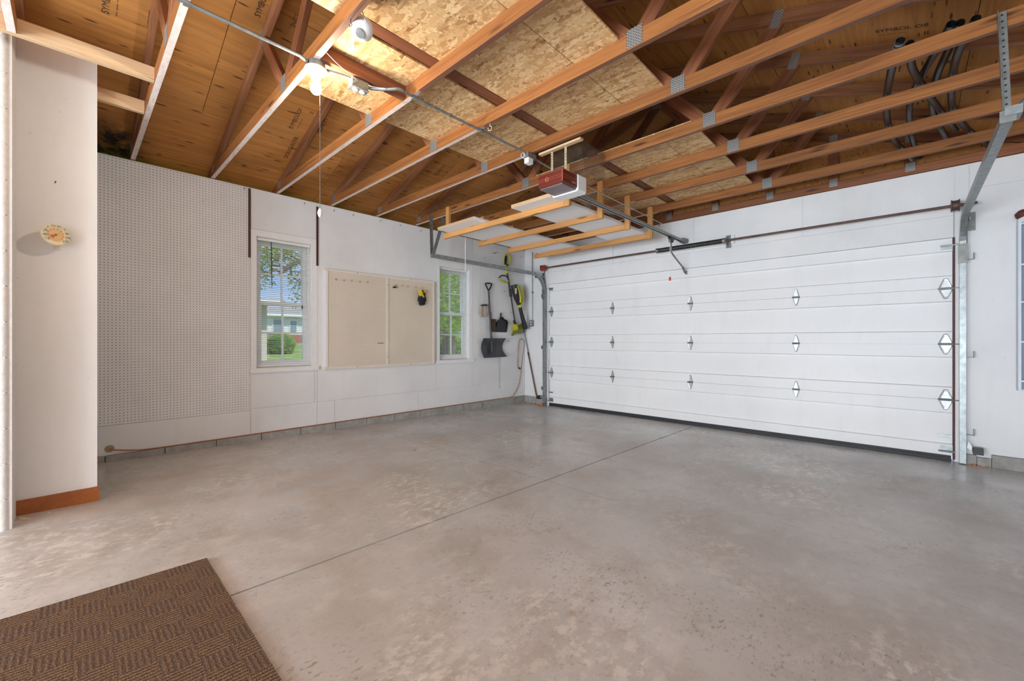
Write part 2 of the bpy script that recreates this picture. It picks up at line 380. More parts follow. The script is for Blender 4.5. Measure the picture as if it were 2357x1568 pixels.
def leafm(name,c):
    b=NB(name); n=b.noise(b.coord((3,3,3)),1,3); col=b.ramp(n,(.3,tuple(q*.55 for q in c)),(.7,c))
    b.fin(col,.6,0,.3); tr=b.n('BsdfTranslucent'); b.l(col,tr.inputs[0]); mx=b.n('MixShader'); mx.inputs[0].default_value=.45
    b.l(b.b.outputs[0],mx.inputs[1]); b.l(tr.outputs[0],mx.inputs[2]); b.l(mx.outputs[0],b.out.inputs[0]); return b.m
M['leaf']=leafm('spring_leaves',(.55,.74,.07)); M['leaf2']=leafm('olive_leaves',(.36,.40,.10))
M['bark']=plain('tree_bark',(.16,.11,.08),.9,var=.35,scale=12,bump=.6)
def brick():
    b=NB('far_pink_brick'); x=b.n('TexBrick'); b.l(b.coord((1,1,1),(R(90),0,R(90))),x.inputs['Vector']); x.inputs['Scale'].default_value=4
    x.inputs['Color1'].default_value=(.62,.40,.33,1); x.inputs['Color2'].default_value=(.52,.32,.26,1); x.inputs['Mortar'].default_value=(.62,.55,.5,1); return b.fin(x.outputs[0],.85)
M['brick']=brick()
M['redbrick']=plain('red_brick_far',(.36,.15,.11),.85,var=.2,scale=8)
M['siding']=plain('pale_siding',(.74,.74,.76),.6,var=.05)
M['roofgrey']=plain('grey_shingles',(.3,.28,.28),.9,var=.2)
M['farglass']=plain('far_window_glass',(.22,.30,.36),.2,var=.2)

# ================================================================== THE SETTING
ZT=2.80            # top of the walls, underside of the truss chords a hair above
ZC=2.807; CH=.089; CW=.038
XR=6.16            # right wall; ridge at half span
RIDGE=XR/2; SL=1/3
def deck(x): x=min(x,XR-x); return 2.901+SL*x      # underside of the roof sheathing

# floor: two slabs either side of the control joint, tilted towards the door
def slab_mesh(x0,x1,y0,y1,t,dz=0):
    m=MB(); pts=[(x0,y0),(x1,y0),(x1,y1),(x0,y1)]
    b=[Vector((x,y,fz(y)+dz-t)) for x,y in pts]; a=[Vector((x,y,fz(y)+dz)) for x,y in pts]
    m.v=b+a; m.f=[(0,3,2,1),(4,5,6,7),(0,1,5,4),(1,2,6,5),(2,3,7,6),(3,0,4,7)]; return m
fl=tag(slab_mesh(-.15,6.3,-4.3,D+.3,.1,-.018).build('floor',M['mortar']),'stained grey concrete garage floor with a straight control joint','floor',kind='structure')
slab_mesh(-.1,3.062,-4.3,D+.3,.05).build('slab',M['concrete'],fl)
slab_mesh(3.074,6.28,-4.3,D+.3,.05).build('slab',M['concrete'],fl)

# ---- left wall with two window openings
W1=(1.378,1.963,.845,2.288); W2=(3.825,4.412,.845,2.272)
m=MB(); T=-.16; f=-.008
def wl(y0,y1,z0,z1): m.box(T,y0,z0,f,y1,z1)
wl(-4.3,W1[0],.0,ZT); wl(W1[1],W2[0],.0,ZT); wl(W2[1],D+.15,.0,ZT)
for w in (W1,W2): wl(w[0],w[1],.0,w[2]); wl(w[0],w[1],w[3],ZT)
wallL=tag(m.build('wall_left',M['wall']),'white painted panelled garage wall with two windows','wall',kind='structure')
g=.002
def pan(y0,y1,z0,z1,mat='wall2',name='panel',t=.0,par=None):
    return MB().box(f,y0+g,z0+g,t,y1-g,z1-g).build(name,M[mat],par or wallL)
ZB=.128
o=pan(.09,1.320,.393,2.79,'peg','pegboard_sheet'); o['label']='tall white perforated pegboard sheet'
pan(.09,1.320,ZB,.393); pan(1.323,2.02,2.36,2.79); pan(1.323,1.99,.41,.80); pan(1.323,2.02,ZB,.41); pan(1.992,2.02,.41,.80)
pan(2.02,3.765,.41,2.79); pan(2.02,2.231,ZB,.41); pan(2.231,3.45,ZB,.41); pan(3.45,4.65,ZB,.40)
pan(3.765,4.48,2.355,2.79); pan(3.765,4.48,.41,.80); pan(4.48,4.65,.41,2.79)
o=pan(4.65,5.70,.43,2.79,'peg','pegboard_sheet'); o['label']='white perforated pegboard sheet in the tool corner'
pan(4.65,5.70,ZB,.43); pan(5.70,D,ZB,2.79,'wall2','corner_strip')
# casings, stools
def casing(w,ya,yb,n):
    t=tag(MB().box(f,ya,.80,.004,w[0],2.355).box(f,w[1],.80,.004,yb,2.355).box(f,w[0],w[3],.004,w[1],2.355).build('trim_%d'%n,M['trimwhite']),
      'flat white window casing beside the tall pegboard' if n==1 else 'flat white window casing beside the tool corner','trim',kind='structure')
    s=MB().box(f,ya-.012,.795,.03,yb+.012,.84); s.build('window_stool',M['trimwhite'],t)
    m=MB()
    m.box(T,w[0]+.0005,w[2]+.0045,f-.001,w[0]+.006,w[3]-.0005).box(T,w[1]-.006,w[2]+.0045,f-.001,w[1]-.0005,w[3]-.0005).box(T,w[0]+.006,w[3]-.006,f-.001,w[1]-.006,w[3]-.0005).box(T,w[0]+.0005,w[2]-.01,f-.001,w[1]-.0005,w[2]+.004)
    m.build('jamb_lining',M['trimwhite'],t)
casing(W1,1.323,2.02,1); casing(W2,3.768,4.478,2)
def window(w,n,label):
    y0,y1,z0,z1=w; y0+=.007;y1-=.007;z0+=.005;z1-=.007; zm=(z0+z1)/2+.0
    t=thing('window_%d'%n,((-.11),(y0+y1)/2,z0),label,'window',kind='structure')
    MB().box(-.15,y0,z0,-.07,y0+.022,z1).box(-.15,y1-.022,z0,-.07,y1,z1).box(-.15,y0+.022,z1-.022,-.07,y1-.022,z1).box(-.15,y0+.022,z0,-.07,y1-.022,z0+.03).build('frame',M['vinyl'],t)
    for (za,zb,x) in ((zm-.02,z1-.0225,-.134),(z0+.0305,zm+.025,-.1005)):
        a,b=y0+.0225,y1-.0225; s=.042
        sash=MB().box(x-.016,a,za,x+.016,a+s,zb).box(x-.016,b-s,za,x+.016,b,zb).box(x-.016,a+s,zb-s,x+.016,b-s,zb).box(x-.016,a+s,za,x+.016,b-s,za+s).build('sash',M['vinyl'],t)
        yc=(a+b)/2; zc=(za+zb)/2; e=.009
        MB().box(x-.012,yc-e,za+s,x+.012,yc+e,zb-s).build('muntin',M['vinyl'],sash)
        MB().box(x-.0115,a+s,zc-e,x+.0115,b-s,zc+e).build('muntin',M['vinyl'],sash)
        for (p,q) in ((a+s,yc-e),(yc+e,b-s)):
            for (r1,r2) in ((za+s,zc-e),(zc+e,zb-s)): MB().box(x-.002,p,r1,x+.002,q,r2).build('pane',M['glass'],sash)
    lk=MB().box(-.095,(y0+y1)/2-.025,zm+.025,-.072,(y0+y1)/2+.025,zm+.036); lk.lathe([(0,0),(.012,0),(.012,.014),(0,.014)],(-.085,(y0+y1)/2,zm+.034),n=10); lk.build('sash_lock',M['vinyl'],t)
    return t
window(W1,1,'white sash window next to the tall white pegboard'); window(W2,2,'white sash window next to the hanging tools')
SLATS={}
def blind(w,label,wand):
    y0,y1,z0,z1=w; y0+=.016;y1-=.014; x=-.042
    t=thing('window_blind',(x,(y0+y1)/2,z0),label,'blind','white slatted blinds in the windows')
    MB().box(x-.014,y0,z1-.034,x+.014,y1,z1-.009).build('head_rail',M['slat'],t)
    n=int((z1-z0-.08)/.0212); key=round(y1-y0,3)
    me=MB().prism([(-.0125,-(y1-y0)/2,0),(-.004,-(y1-y0)/2,.0016),(.004,-(y1-y0)/2,.0016),(.0125,-(y1-y0)/2,0),(.004,-(y1-y0)/2,.0009),(-.004,-(y1-y0)/2,.0009)],(0,y1-y0,0)).mesh('slat')
    me.materials.append(M['slat'])
    for i in range(n):
        o=bpy.data.objects.new('slat',me); COL.objects.link(o); o.location=(x,(y0+y1)/2,z1-.05-i*.0212); o.rotation_euler=(0,R(-9),0); adopt(o,t)
    MB().box(x-.013,y0,z0+.012,x+.013,y1,z0+.026).build('bottom_rail',M['slat'],t)
    for k in (.2,.8):
        yy=y0+(y1-y0)*k; MB().tube([(x+.014,yy,z1-.03),(x+.014,yy,z0+.02)],.0009,4).build('ladder_cord',M['wire_white'],t)
    if wand:
        MB().tube([(x+.022,y0+.135,z1-.04),(x+.03,y0+.14,z1-.53)],.0045,6).build('tilt_wand',M['black'],t)
        m=MB().tube([(x+.02,y1-.09,z1-.03),(x+.02,y1-.09,z1-.74)],.0009,4); m.lathe([(0,0),(.006,.004),(.009,.03),(.004,.045),(0,.045)],(x+.02,y1-.09,z1-.775),n=8); m.build('pull_cord',M['black'],t)
    else:
        MB().tube([(x+.022,y0+.1,z1-.04),(x+.03,y0+.1,z1-.5)],.0035,6).build('tilt_wand',M['galvdark'],t)
blind(W1,'white slatted blind with a black tilt wand',True); blind(W2,'white slatted blind with a grey tilt wand',False)

# concrete block curb along the left wall and beside the door
def curb(name,p,label,kind='structure'):
    t=thing(name,p,label,'curb',kind=kind); return t
cb=curb('baseboard_left',(0,2.9,0),'low grey concrete block curb under the left wall')
joints=[5.50-.408*i for i in range(15)]
ys=[D]+[y for y in joints if y>-.5]
for a,b in zip(ys[:-1],ys[1:]):
    MB().box(-.12,b+.004,-.05,.022,a-.004,ZB).build('block',M['block'],cb)
MB().box(-.12,-.1,-.05,.012,D,ZB-.006).build('mortar_bed',M['mortar'],cb)
cb2=curb('baseboard_front_left',(.25,D,0),'short grey block curb between the corner and the door track')
for a,b in ((.022,.28),(.288,.53)): MB().box(a,D-.022,-.05,b,D+.1,ZB).build('block',M['block'],cb2)
cb3=curb('baseboard_front_right',(5.8,D,0),'rough grey block curb to the far side of the garage door')
for a,b,h in ((5.54,5.6,.09),(5.605,5.69,.075),(5.695,6.15,.11)): MB().box(a,D-.03,-.05,b,D+.1,h).build('block',M['block'],cb3)

# ---- front wall around the garage door
DX0,DX1,DH=.567,5.462,2.128
m=MB().box(-.15,D+.008,0,DX0,D+.14,ZT).box(DX1,D+.008,0,6.3,D+.14,ZT).box(DX0,D+.008,DH,DX1,D+.14,ZT)
wallF=tag(m.build('wall_front',M['wall']),'white panelled wall around the wide garage door','wall',kind='structure')
def panF(x0,x1,z0,z1,mat='wall2',name='panel',t=0.): return MB().box(x0+g,D-t,z0+g,x1-g,D+.008,z1-g).build(name,M[mat],wallF)
panF(0.,.565,ZB,2.79)
for a,b in ((.565,1.83),(1.83,3.05),(3.05,4.27),(4.27,5.462)): panF(a,b,2.335,2.79)
panF(.567,5.462,DH,2.335,name='header_board',t=.004)
panF(5.466,5.557,.10,2.79,name='jamb_board',t=.004); panF(5.563,6.16,.11,2.56); panF(5.563,6.16,2.56,2.79)
MB().box(5.452,D-.006,.02,5.466,D+.05,2.127).build('stop_strip',M['redstrip'],wallF)
wallR=tag(MB().box(XR,-4.3,0,XR+.14,D+.14,ZT).build('wall_right',M['wall']),'plain white garage side wall beyond the door corner','wall',kind='structure')

# ---- pillar, its baseboard and the painted block corner
tag(MB().box(-.01,-.238,.02,1.2,.113,3.03).build('wall_pillar',M['pillar']),'smooth off-white boxed pillar with the round thermometer','wall',kind='structure')
MB().box(1.2,-.238,.05,1.214,.122,.172).build('baseboard_pillar',M['base'])
tag(bpy.data.objects['baseboard_pillar'],'short orange stained wooden baseboard at the pillar foot','baseboard',kind='structure')
bw=tag(MB().box(.0,-4.3,.03,1.470,-.262,3.0).build('wall_block',M['paintblock']),'white painted rough concrete block wall with rounded corner','wall',kind='structure')
def bull(y0,y1,z0,z1,rounded):
    x1=1.478; r=.028; m=MB()
    if rounded:
        pts=[(x1-.2,y0,z0),(x1,y0,z0)]+[(x1-r+r*math.cos(a),y1-r+r*math.sin(a),z0) for a in [R(90)*i/5 for i in range(6)]]+[(x1-.2,y1,z0)]
        m.prism(pts,(0,0,z1-z0))
    else: m.box(x1-.2,y0,z0,x1,y1,z1)
    return m
zc=.06; i=0
while zc<2.95:
    off=.2 if i%2 else .4
    bull(-.248-off,-.248,zc,zc+.194,True).build('block',M['paintblock'],bw,smooth=True)
    y=-.256-off
    for k in range(3): bull(y-.39,y,zc,zc+.194,False).build('block',M['paintblock'],bw); y-=.398
    zc+=.2; i+=1
MB().box(1.18,-.26,.03,1.46,-.238,3.0).build('corner_return',M['paintblock'],bw)

# ---- roof sheathing
roof=tag(MB().prism([(-.5,-4.35,2.925-SL*.5),(RIDGE,-4.35,2.925+SL*RIDGE),(XR+.5,-4.35,2.925-SL*.5),(XR+.5,-4.35,2.945-SL*.5),(RIDGE,-4.35,2.945+SL*RIDGE),(-.5,-4.35,2.945-SL*.5)],(0,10.55,0)).build('ceiling',M['roofgrey']),
   'underside of the gable roof of plywood sheets on trusses','ceiling',kind='structure')
ca=math.cos(math.atan(SL)); step=1.219*ca
for side in (0,1):
    xa=-.45; r=0
    while xa<RIDGE-.02:
        xb=min(xa+step,RIDGE); y=-3.2-2.438+(-.9 if r%2 else 0.35)
        while y<D+.2:
            ya=max(y,-4.3); yb=min(y+2.438,D+.25)
            if yb-ya>.1:
                q=[]
                for (x,yy) in ((xa+.002,ya+.002),(xb-.002,ya+.002),(xb-.002,yb-.002),(xa+.002,yb-.002)):
                    X=XR-x if side else x; q.append((X,yy,2.901+SL*x))
                if side: q=q[::-1]
                MB().prism(q,(0,0,.014)).build('plywood_sheet',M['ply'],roof)
            y+=2.438
        xa+=step; r+=1
# ink stamps on the sheathing
def stamp(txt,x,y,size,par,side=0,mat='ink',bold=0):
    c=bpy.data.curves.new('stamp_text','FONT'); c.body=txt; c.size=size; c.align_x='LEFT'; c.offset=bold
    o=bpy.data.objects.new('tmp',c); COL.objects.link(o); bpy.context.view_layer.update()
    me=bpy.data.meshes.new_from_object(o.evaluated_get(bpy.context.evaluated_depsgraph_get())); bpy.data.objects.remove(o); bpy.data.curves.remove(c)
    s=SL if side==0 else -SL; n=Vector((1,0,s)).normalized(); u=Vector((0,-1,0)); w=n.cross(u)
    mt=Matrix((n,u,w)).transposed().to_4x4(); mt.translation=Vector((x,y,deck(x)-.0025))
    q=bpy.data.objects.new('ink_stamp',me); COL.objects.link(q); q.matrix_basis=mt; me.materials.append(M[mat]); adopt(q,par); return q
for (x,y,s) in ((.86,1.455,0),(.83,2.88,0),(1.28,.165,0),(1.75,.93,0),(4.98,3.85,1),(.9,4.3,0)):
    stamp('SYMBOL OF',x,y,.052,roof,s); stamp('--- ---- ---',x+.01,y+.045,.04,roof,s); stamp('II',x+.24,y+.1,.06,roof,s); stamp('- --- -----',x+.03,y+.2,.04,roof,s); stamp('QUALITY',x+.06,y+.235,.052,roof,s)
stamp('DOUGLAS FIR',.45,1.54,.055,roof,0)

# ================================================================== ROOF TRUSSES
tag(MB().prism([(-.1,D+.05,2.80),(XR+.1,D+.05,2.80),(XR+.1,D+.05,2.90),(RIDGE,D+.05,2.90+SL*RIDGE),(-.1,D+.05,2.90)],(0,.05,0)).build('wall_gable',M['ply']),'plywood gable end above the garage door wall','wall',kind='structure')
PL={}
def platemesh(w,h):
    if (w,h) not in PL:
        me=MB().box(-w/2,-.001,-h/2,w/2,.001,h/2).mesh('connector_plate'); me.materials.append(M['plate']); PL[(w,h)]=me
    return PL[(w,h)]
def put_plate(x,y,z,w,h,par,ang=0):
    o=bpy.data.objects.new('connector_plate',platemesh(w,h)); COL.objects.link(o); o.location=(x,y,z); o.rotation_euler=(0,ang,0); adopt(o,par)
TY=[-.246,.36,.966,1.572,2.178,2.784,3.39,3.996,4.602,5.208]
TL=['roof truss resting over the painted block wall corner','roof truss that ends the two short blockings above the pillar','roof truss carrying the lit bulb','roof truss at the end of the brown blocking past the bulb',
 'roof truss with a white wire ring hook under it','roof truss the opener straps hang from','roof truss holding the rack bar closest to the opener','roof truss holding the second rack bar from the opener','roof truss holding the third rack bar from the opener','roof truss holding the rack bar closest to the door wall']
ZCH=ZC+CH/2
def tc_z(x): x=min(x,XR-x); return ZC+SL*x+.047
for k,(y,lb) in enumerate(zip(TY,TL)):
    yc=y+CW/2; t=thing('roof_truss',(RIDGE,yc,ZC),lb,'roof truss','roof trusses across the garage')
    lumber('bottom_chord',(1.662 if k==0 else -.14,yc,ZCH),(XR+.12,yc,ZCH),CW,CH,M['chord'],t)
    lumber('top_chord',(-.4,yc,tc_z(-.4)),(RIDGE-.001,yc,tc_z(RIDGE)),.0376,CH,M['chord_top'],t)
    lumber('top_chord',(XR+.4,yc,tc_z(XR+.4)),(RIDGE+.001,yc,tc_z(RIDGE)),.0376,CH,M['chord_top'],t)
    for s in (0,1):
        X=lambda x:(XR-x if s else x)
        lumber('web',(X(2.12),yc,ZCH-.01),(X(1.67),yc,tc_z(1.67)-.02),.037,CH,M['chord_red'],t)
        lumber('web',(X(2.15),yc,ZCH-.01),(X(RIDGE-.03),yc,tc_z(RIDGE)-.05),.037,CH,M['chord_red'],t)
        put_plate(X(2.13),y-.0012,ZCH+.012,.095,.105,t); put_plate(X(1.68),y-.0005,tc_z(1.68)-.015,.06,.12,t,(SL if s else -SL))
        put_plate(X(.1),y-.0005,ZCH+.02,.1,.075,t)
    put_plate(RIDGE,y-.0005,tc_z(RIDGE)-.03,.13,.1,t)
gt=thing('gable_truss',(RIDGE,D+.02,ZC),'gable truss with upright studs standing on the door wall','roof truss')
yc=D+.028
lumber('bottom_chord',(-.1,yc,ZCH),(XR+.1,yc,ZCH),CW,CH,M['chord_red'],gt)
for s in (0,1):
    X=lambda x:(XR-x if s else x)
    lumber('top_chord',(X(-.3),yc,tc_z(-.3)),(X(RIDGE-.001),yc,tc_z(RIDGE)),.0376,CH,M['chord_red'],gt)
for x in (.9,1.5,2.1,2.71,3.32,3.94,4.548,5.16):
    lumber('stud',(x,yc,ZC+CH),(x,yc,tc_z(x)-.02),.037,.089,M['chord_red'],gt,up=(1,0,0))
    put_plate(x,D+.0085,ZCH+.03,.075,.085,gt); put_plate(x,D+.0085,tc_z(x)-.02,.075,.07,gt)

# blocking between chords
t=lumber('blocking_board',(1.642,-.85,ZCH),(1.642,.359,ZCH),CW,CH,M['pine']); tag(t,'long pale pine blocking in front of the pillar top','blocking')
t=lumber('blocking_board',(1.10,-.207,ZCH),(1.10,.359,ZCH),CW,CH,M['pine']); tag(t,'pale pine blocking behind the pillar edge above the pegboard','blocking')
t=lumber('blocking_board',(2.633,1.006,ZCH),(2.633,1.571,ZCH),CW,CH,M['brownboard']); tag(t,'dark brown blocking beside the bulb','blocking')
# loose OSB sheets on the chords
OSB=[(2.12,2.912,.985,1.205,'short strand board strip beside the twin outlet box'),(2.12,2.515,1.21,2.80,'long strand board sheet edging the open roof on the window wall side'),
 (2.519,2.912,1.21,2.008,'strand board sheet over the bend in the conduit'),(2.519,2.912,2.012,2.80,'strand board sheet over the straight conduit before the opener outlet'),
 (3.03,3.615,.985,2.80,'broad strand board sheet between the white alarm dome and the opener'),(3.62,3.93,.985,2.80,'narrow strand board sheet edging the open roof on the black pipe side'),
 (2.93,3.9,.36,.98,'brightly lit strand board sheet on the bulb side of the alarm dome truss'),(2.12,2.912,3.40,5.24,'strand board sheet above the white rack panels'),
 (3.03,3.592,3.40,5.24,'strand board sheet above the opener rail'),(3.597,3.89,3.40,5.24,'narrow strand board sheet past the opener on the black pipe side')]
for (x0,x1,y0,y1,lb) in OSB:
    tag(MB().box(x0,y0,2.8965,x1,y1,2.908).build('osb_sheet',M['osb']),lb,'OSB sheet','OSB sheets on the truss chords')
for (y0,y1,lb) in ((1.0,2.86,'brown plank along the gap between the strand boards before the opener'),(3.36,5.24,'brown plank along the gap between the strand boards past the opener')):
    tag(lumber('running_board',(2.98,y0,2.9165),(2.98,y1,2.9165),.089,.038,M['brownboard']),lb,'plank')
tag(lumber('pine_strip',(3.02,3.435,2.9145),(3.90,3.435,2.9145),.02,.012,M['pine']),'thin pine strip on the chord edge behind the opener','strip')

# ================================================================== LAMP, CONDUIT, OUTLETS
LX,LY=2.585,1.0
t=thing('ceiling_lamp',(LX,LY,ZC),'bare lit bulb in a round porcelain holder under the truss','lamp')
MB().lathe([(0,0),(.052,0),(.052,-.038),(0,-.038)],(LX,LY,ZC),n=24).build('junction_box',M['galvdark'],t,True)
MB().lathe([(0,-.038),(.062,-.038),(.064,-.046),(.056,-.052),(.03,-.056),(.026,-.09),(.022,-.094),(0,-.094)],(LX,LY,ZC),n=28).build('lampholder',M['white_pl'],t,True)
bz=ZC-.094
MB().lathe([(.0,0),(.014,0),(.014,-.012),(.018,-.025),(.027,-.042),(.0315,-.058),(.029,-.074),(.019,-.086),(.008,-.091),(0,-.092)],(LX,LY,bz),n=20).build('bulb',M['bulb'],t,True)
m=MB(); z=ZC-.06; px,py=LX+.028,LY+.012
m.tube([(px,py,z+.01),(px+.002,py,2.6),(px,py,2.2),(px,py,1.935)],.0013,5)
while z>1.94: m.lathe([(0,-.0028),(.0028,0),(0,.0028)],(px,py,z),n=5); z-=.014
m.build('pull_chain',M['galv'],t)
MB().lathe([(0,0),(.006,-.004),(.013,-.02),(.014,-.032),(.008,-.05),(0,-.054)],(px,py,1.938),n=14).build('chain_pull',M['white_pl'],t,True)

cz=2.795
t=thing('electrical_conduit',(2.6,.4,cz),'thin grey conduit run under the truss chords from the lamp to the opener','conduit')
MB().tube([(2.605,-1.2,cz),(2.605,.9,cz),(2.6,.945,cz-.01)],.0095,8).build('tube',M['galv'],t,True)
MB().tube(spline([(2.6,1.055,cz-.012),(2.606,1.15,cz),(2.612,1.2,cz)],4),.0095,8).build('tube',M['galv'],t,True)
MB().tube(spline([(2.62,1.30,cz-.005),(2.63,1.34,cz-.012),(2.70,1.42,cz-.008),(2.735,1.48,cz),(2.728,1.6,cz),(2.722,2.2,cz),(2.717,2.72,cz)],6),.0095,8).build('tube',M['galv'],t,True)
MB().tube([(2.722,2.86,cz-.02),(2.735,3.05,cz-.045),(2.78,3.2,cz-.05)],.0085,8).build('tube',M['galv'],t,True)
for y in (.38,1.0,1.59,2.2): MB().box(2.59 if y<1.3 else 2.705,y-.012,cz-.011,2.62 if y<1.3 else 2.74,y+.012,cz-.008).build('strap',M['galv'],t)
for (x,y) in ((2.69,1.40),(2.735,1.50),(2.726,1.9),(2.722,2.21)): MB().tube([(x+.012*math.cos(a),y,cz+.012*math.sin(a)) for a in [R(30*i) for i in range(12)]],.002,5,True).build('cable_tie',M['black'],t)
t=thing('outlet_box',(2.62,1.25,2.80),'grey metal twin outlet box beside the bulb','outlet')
MB().box(2.585,1.2,2.748,2.64,1.305,2.8).build('box',M['galv'],t); MB().box(2.581,1.196,2.742,2.644,1.309,2.748).build('cover',M['galv'],t)
for y in (1.23,1.275): MB().lathe([(0,0),(.017,0),(.017,-.004),(0,-.004)],(2.612,y,2.742),n=16).build('receptacle',M['cream'],t)
t=thing('outlet_box',(2.717,2.79,2.79),'grey outlet box with a white adapter above the opener','outlet')
MB().box(2.69,2.735,2.752,2.745,2.845,2.80).build('box',M['galvdark'],t)
MB().prism([(2.695,2.74,2.752),(2.745,2.74,2.752),(2.745,2.80,2.752),(2.695,2.80,2.752)],(0,0,-.045)).build('adapter',M['white_pl'],t)
MB().tube(spline([(2.74,2.825,2.75),(2.742,2.83,2.70),(2.75,2.85,2.64),(2.79,2.89,2.605),(2.83,2.92,2.60)],6),.0035,6).build('opener_cord',M['black'],t)
MB().tube(spline([(2.70,2.72,2.80),(2.69,2.70,2.77),(2.705,2.72,2.745),(2.72,2.705,2.78),(2.70,2.73,2.80),(2.71,2.735,2.76)],5),.002,5).build('wire_tie',M['wire_white'],t)
# bell wire from the truss to the outlet box
tag(MB().tube(spline([atZ(752,122,2.80),atZ(780,150,2.79),atZ(812,176,2.778),atZ(836,195,2.785),(2.69,1.40,2.786)],5),.0018,5).build('bell_wire',M['wire_white']),'thin white wire drooping past the twin outlet box','wire')
# round white alarm on the truss by the strand board
c=Vector((3.045,1.055,2.80)); n=Vector((.35,-.35,-.87)).normalized()
t=thing('alarm_dome',c-n*.06,'round white plastic alarm dome tilted under the strand board','alarm')
MB().lathe([(0,-.045),(.05,-.045),(.056,-.03),(.058,0),(.05,.018),(.03,.03),(0,.034)],c,n,24).build('dome',M['white_pl'],t,True)
MB().lathe([(0,.03),(.026,.032),(.022,.042),(0,.044)],c,n,16).build('lens',M['zinc'],t,True)
MB().bar(c+Vector((-.04,-.03,-.02)),c+Vector((-.055,-.02,-.085)),.012,.004).build('pull_tab',M['white_pl'],t)
MB().tube(spline([c+Vector((.05,.0,.01)),c+Vector((.055,-.02,.05)),c+Vector((.02,-.03,.09))],5),.003,5).build('lead',M['wire_white'],t)
def ring_hook(p,r,name,lb,mat='wire_white'):
    m=MB().tube([(p[0],p[1],p[2]),(p[0],p[1],p[2]-.02)],.0018,5); m.tube([(p[0]+r*math.sin(a),p[1]+.3*r*math.sin(a),p[2]-.02-r+r*math.cos(a)) for a in [R(300)*i/14 for i in range(15)]],.0018,5)
    return tag(m.build(name,M[mat]),lb,'hook')
ring_hook(Vector((2.83,2.195,ZC)),.016,'wire_hook','white wire ring hook screwed under a truss chord')
p=atZ(805,43,ZC); ring_hook(Vector((p.x,.985,ZC)),.009,'cup_hook','small dark cup hook beside the white alarm dome','spring')
p=atZ(910,490,2.78); ring_hook(Vector((.33,2.88,ZC)),.009,'cup_hook','small cup hook under a truss near the wall nails','galvdark')

# ================================================================== OPENER
ox0,ox1=2.815,3.075; oz=2.452
t=thing('garage_door_opener',(2.95,3.0,oz),'maroon and white garage door opener hung from steel straps with its rail','opener')
def rb(m,x0,y0,z0,x1,y1,z1,e):
    pts=[(x0+e,z0),(x1-e,z0),(x1,z0+e),(x1,z1-e*.4),(x1-e*.4,z1),(x0+e*.4,z1),(x0,z1-e*.4),(x0,z0+e)]
    return m.prism([(a,y0,b) for a,b in pts],(0,y1-y0,0))
cov=rb(MB(),ox0,2.79,oz+.012,ox1,3.0,oz+.128,.012).build('cover',M['maroon'],t)
rb(MB(),ox0+.012,2.80,oz,ox1-.012,2.995,oz+.0125,.004).build('lens',M['lens'],t)
for z in (.062,.080,.122): MB().box(ox0-.001,2.7885,oz+z,ox1+.001,2.999,oz+z+.0022).build('raised_line',M['maroonline'],cov)
MB().box(ox1-.006,2.7875,oz+.02,ox1+.0012,2.794,oz+.12).build('raised_line',M['maroonline'],cov)
ex=ox0+.095
m=MB().tube([(ex+.019*math.cos(a),2.789,oz+.072+.019*math.sin(a)) for a in [R(20*i) for i in range(18)]],.0022,5,True); m.lathe([(0,-.001),(.015,-.001),(.014,.002),(0,.002)],(ex,2.789,oz+.072),(0,-1,0),16)
m.build('emblem',M['maroonline'],cov)
MB().bar((ex,2.786,oz+.062),(ex+.004,2.786,oz+.083),.003,.006,up=(1,0,0)).build('emblem_mark',M['maroon'],cov)
c=bpy.data.curves.new('brand','FONT'); c.body='crafter'; c.size=.021; o=bpy.data.objects.new('tmp',c); COL.objects.link(o); bpy.context.view_layer.update()
me=bpy.data.meshes.new_from_object(o.evaluated_get(bpy.context.evaluated_depsgraph_get())); bpy.data.objects.remove(o)
q=bpy.data.objects.new('brand_lettering',me); COL.objects.link(q); me.materials.append(M['white_pl']); q.matrix_basis=Matrix(((0,0,1,ox1+.0015),(1,0,0,2.915),(0,1,0,oz+.04),(0,0,0,1))); adopt(q,cov)
m=rb(MB(),ox0-.012,3.0,oz-.012,ox1+.012,3.12,oz+.132,.016); m.build('housing',M['white_pl'],t)
rb(MB(),ox0+.02,3.12,oz+.01,ox1-.03,3.17,oz+.12,.012).build('housing_end',M['white_pl'],t)
for x in (2.90,3.045):
    m=MB().prism([(x-.011,2.872,oz+.125),(x+.011,2.872,oz+.125),(x+.011,2.872,ZC-.012),(x-.011,2.872,ZC-.012)],(0,.0025,0)); s=m.build('hanger_strap',M['tan'],t)
    for i in range(8): MB().lathe([(0,0),(.004,0),(.004,.0008),(0,.0008)],(x,2.8718,oz+.15+i*.025),(0,-1,0),8).build('strap_hole',M['black'],s)
lumber('mounting_strip',(2.775,2.862,ZC-.009),(3.215,2.862,ZC-.009),.045,.018,M['pine'],t)
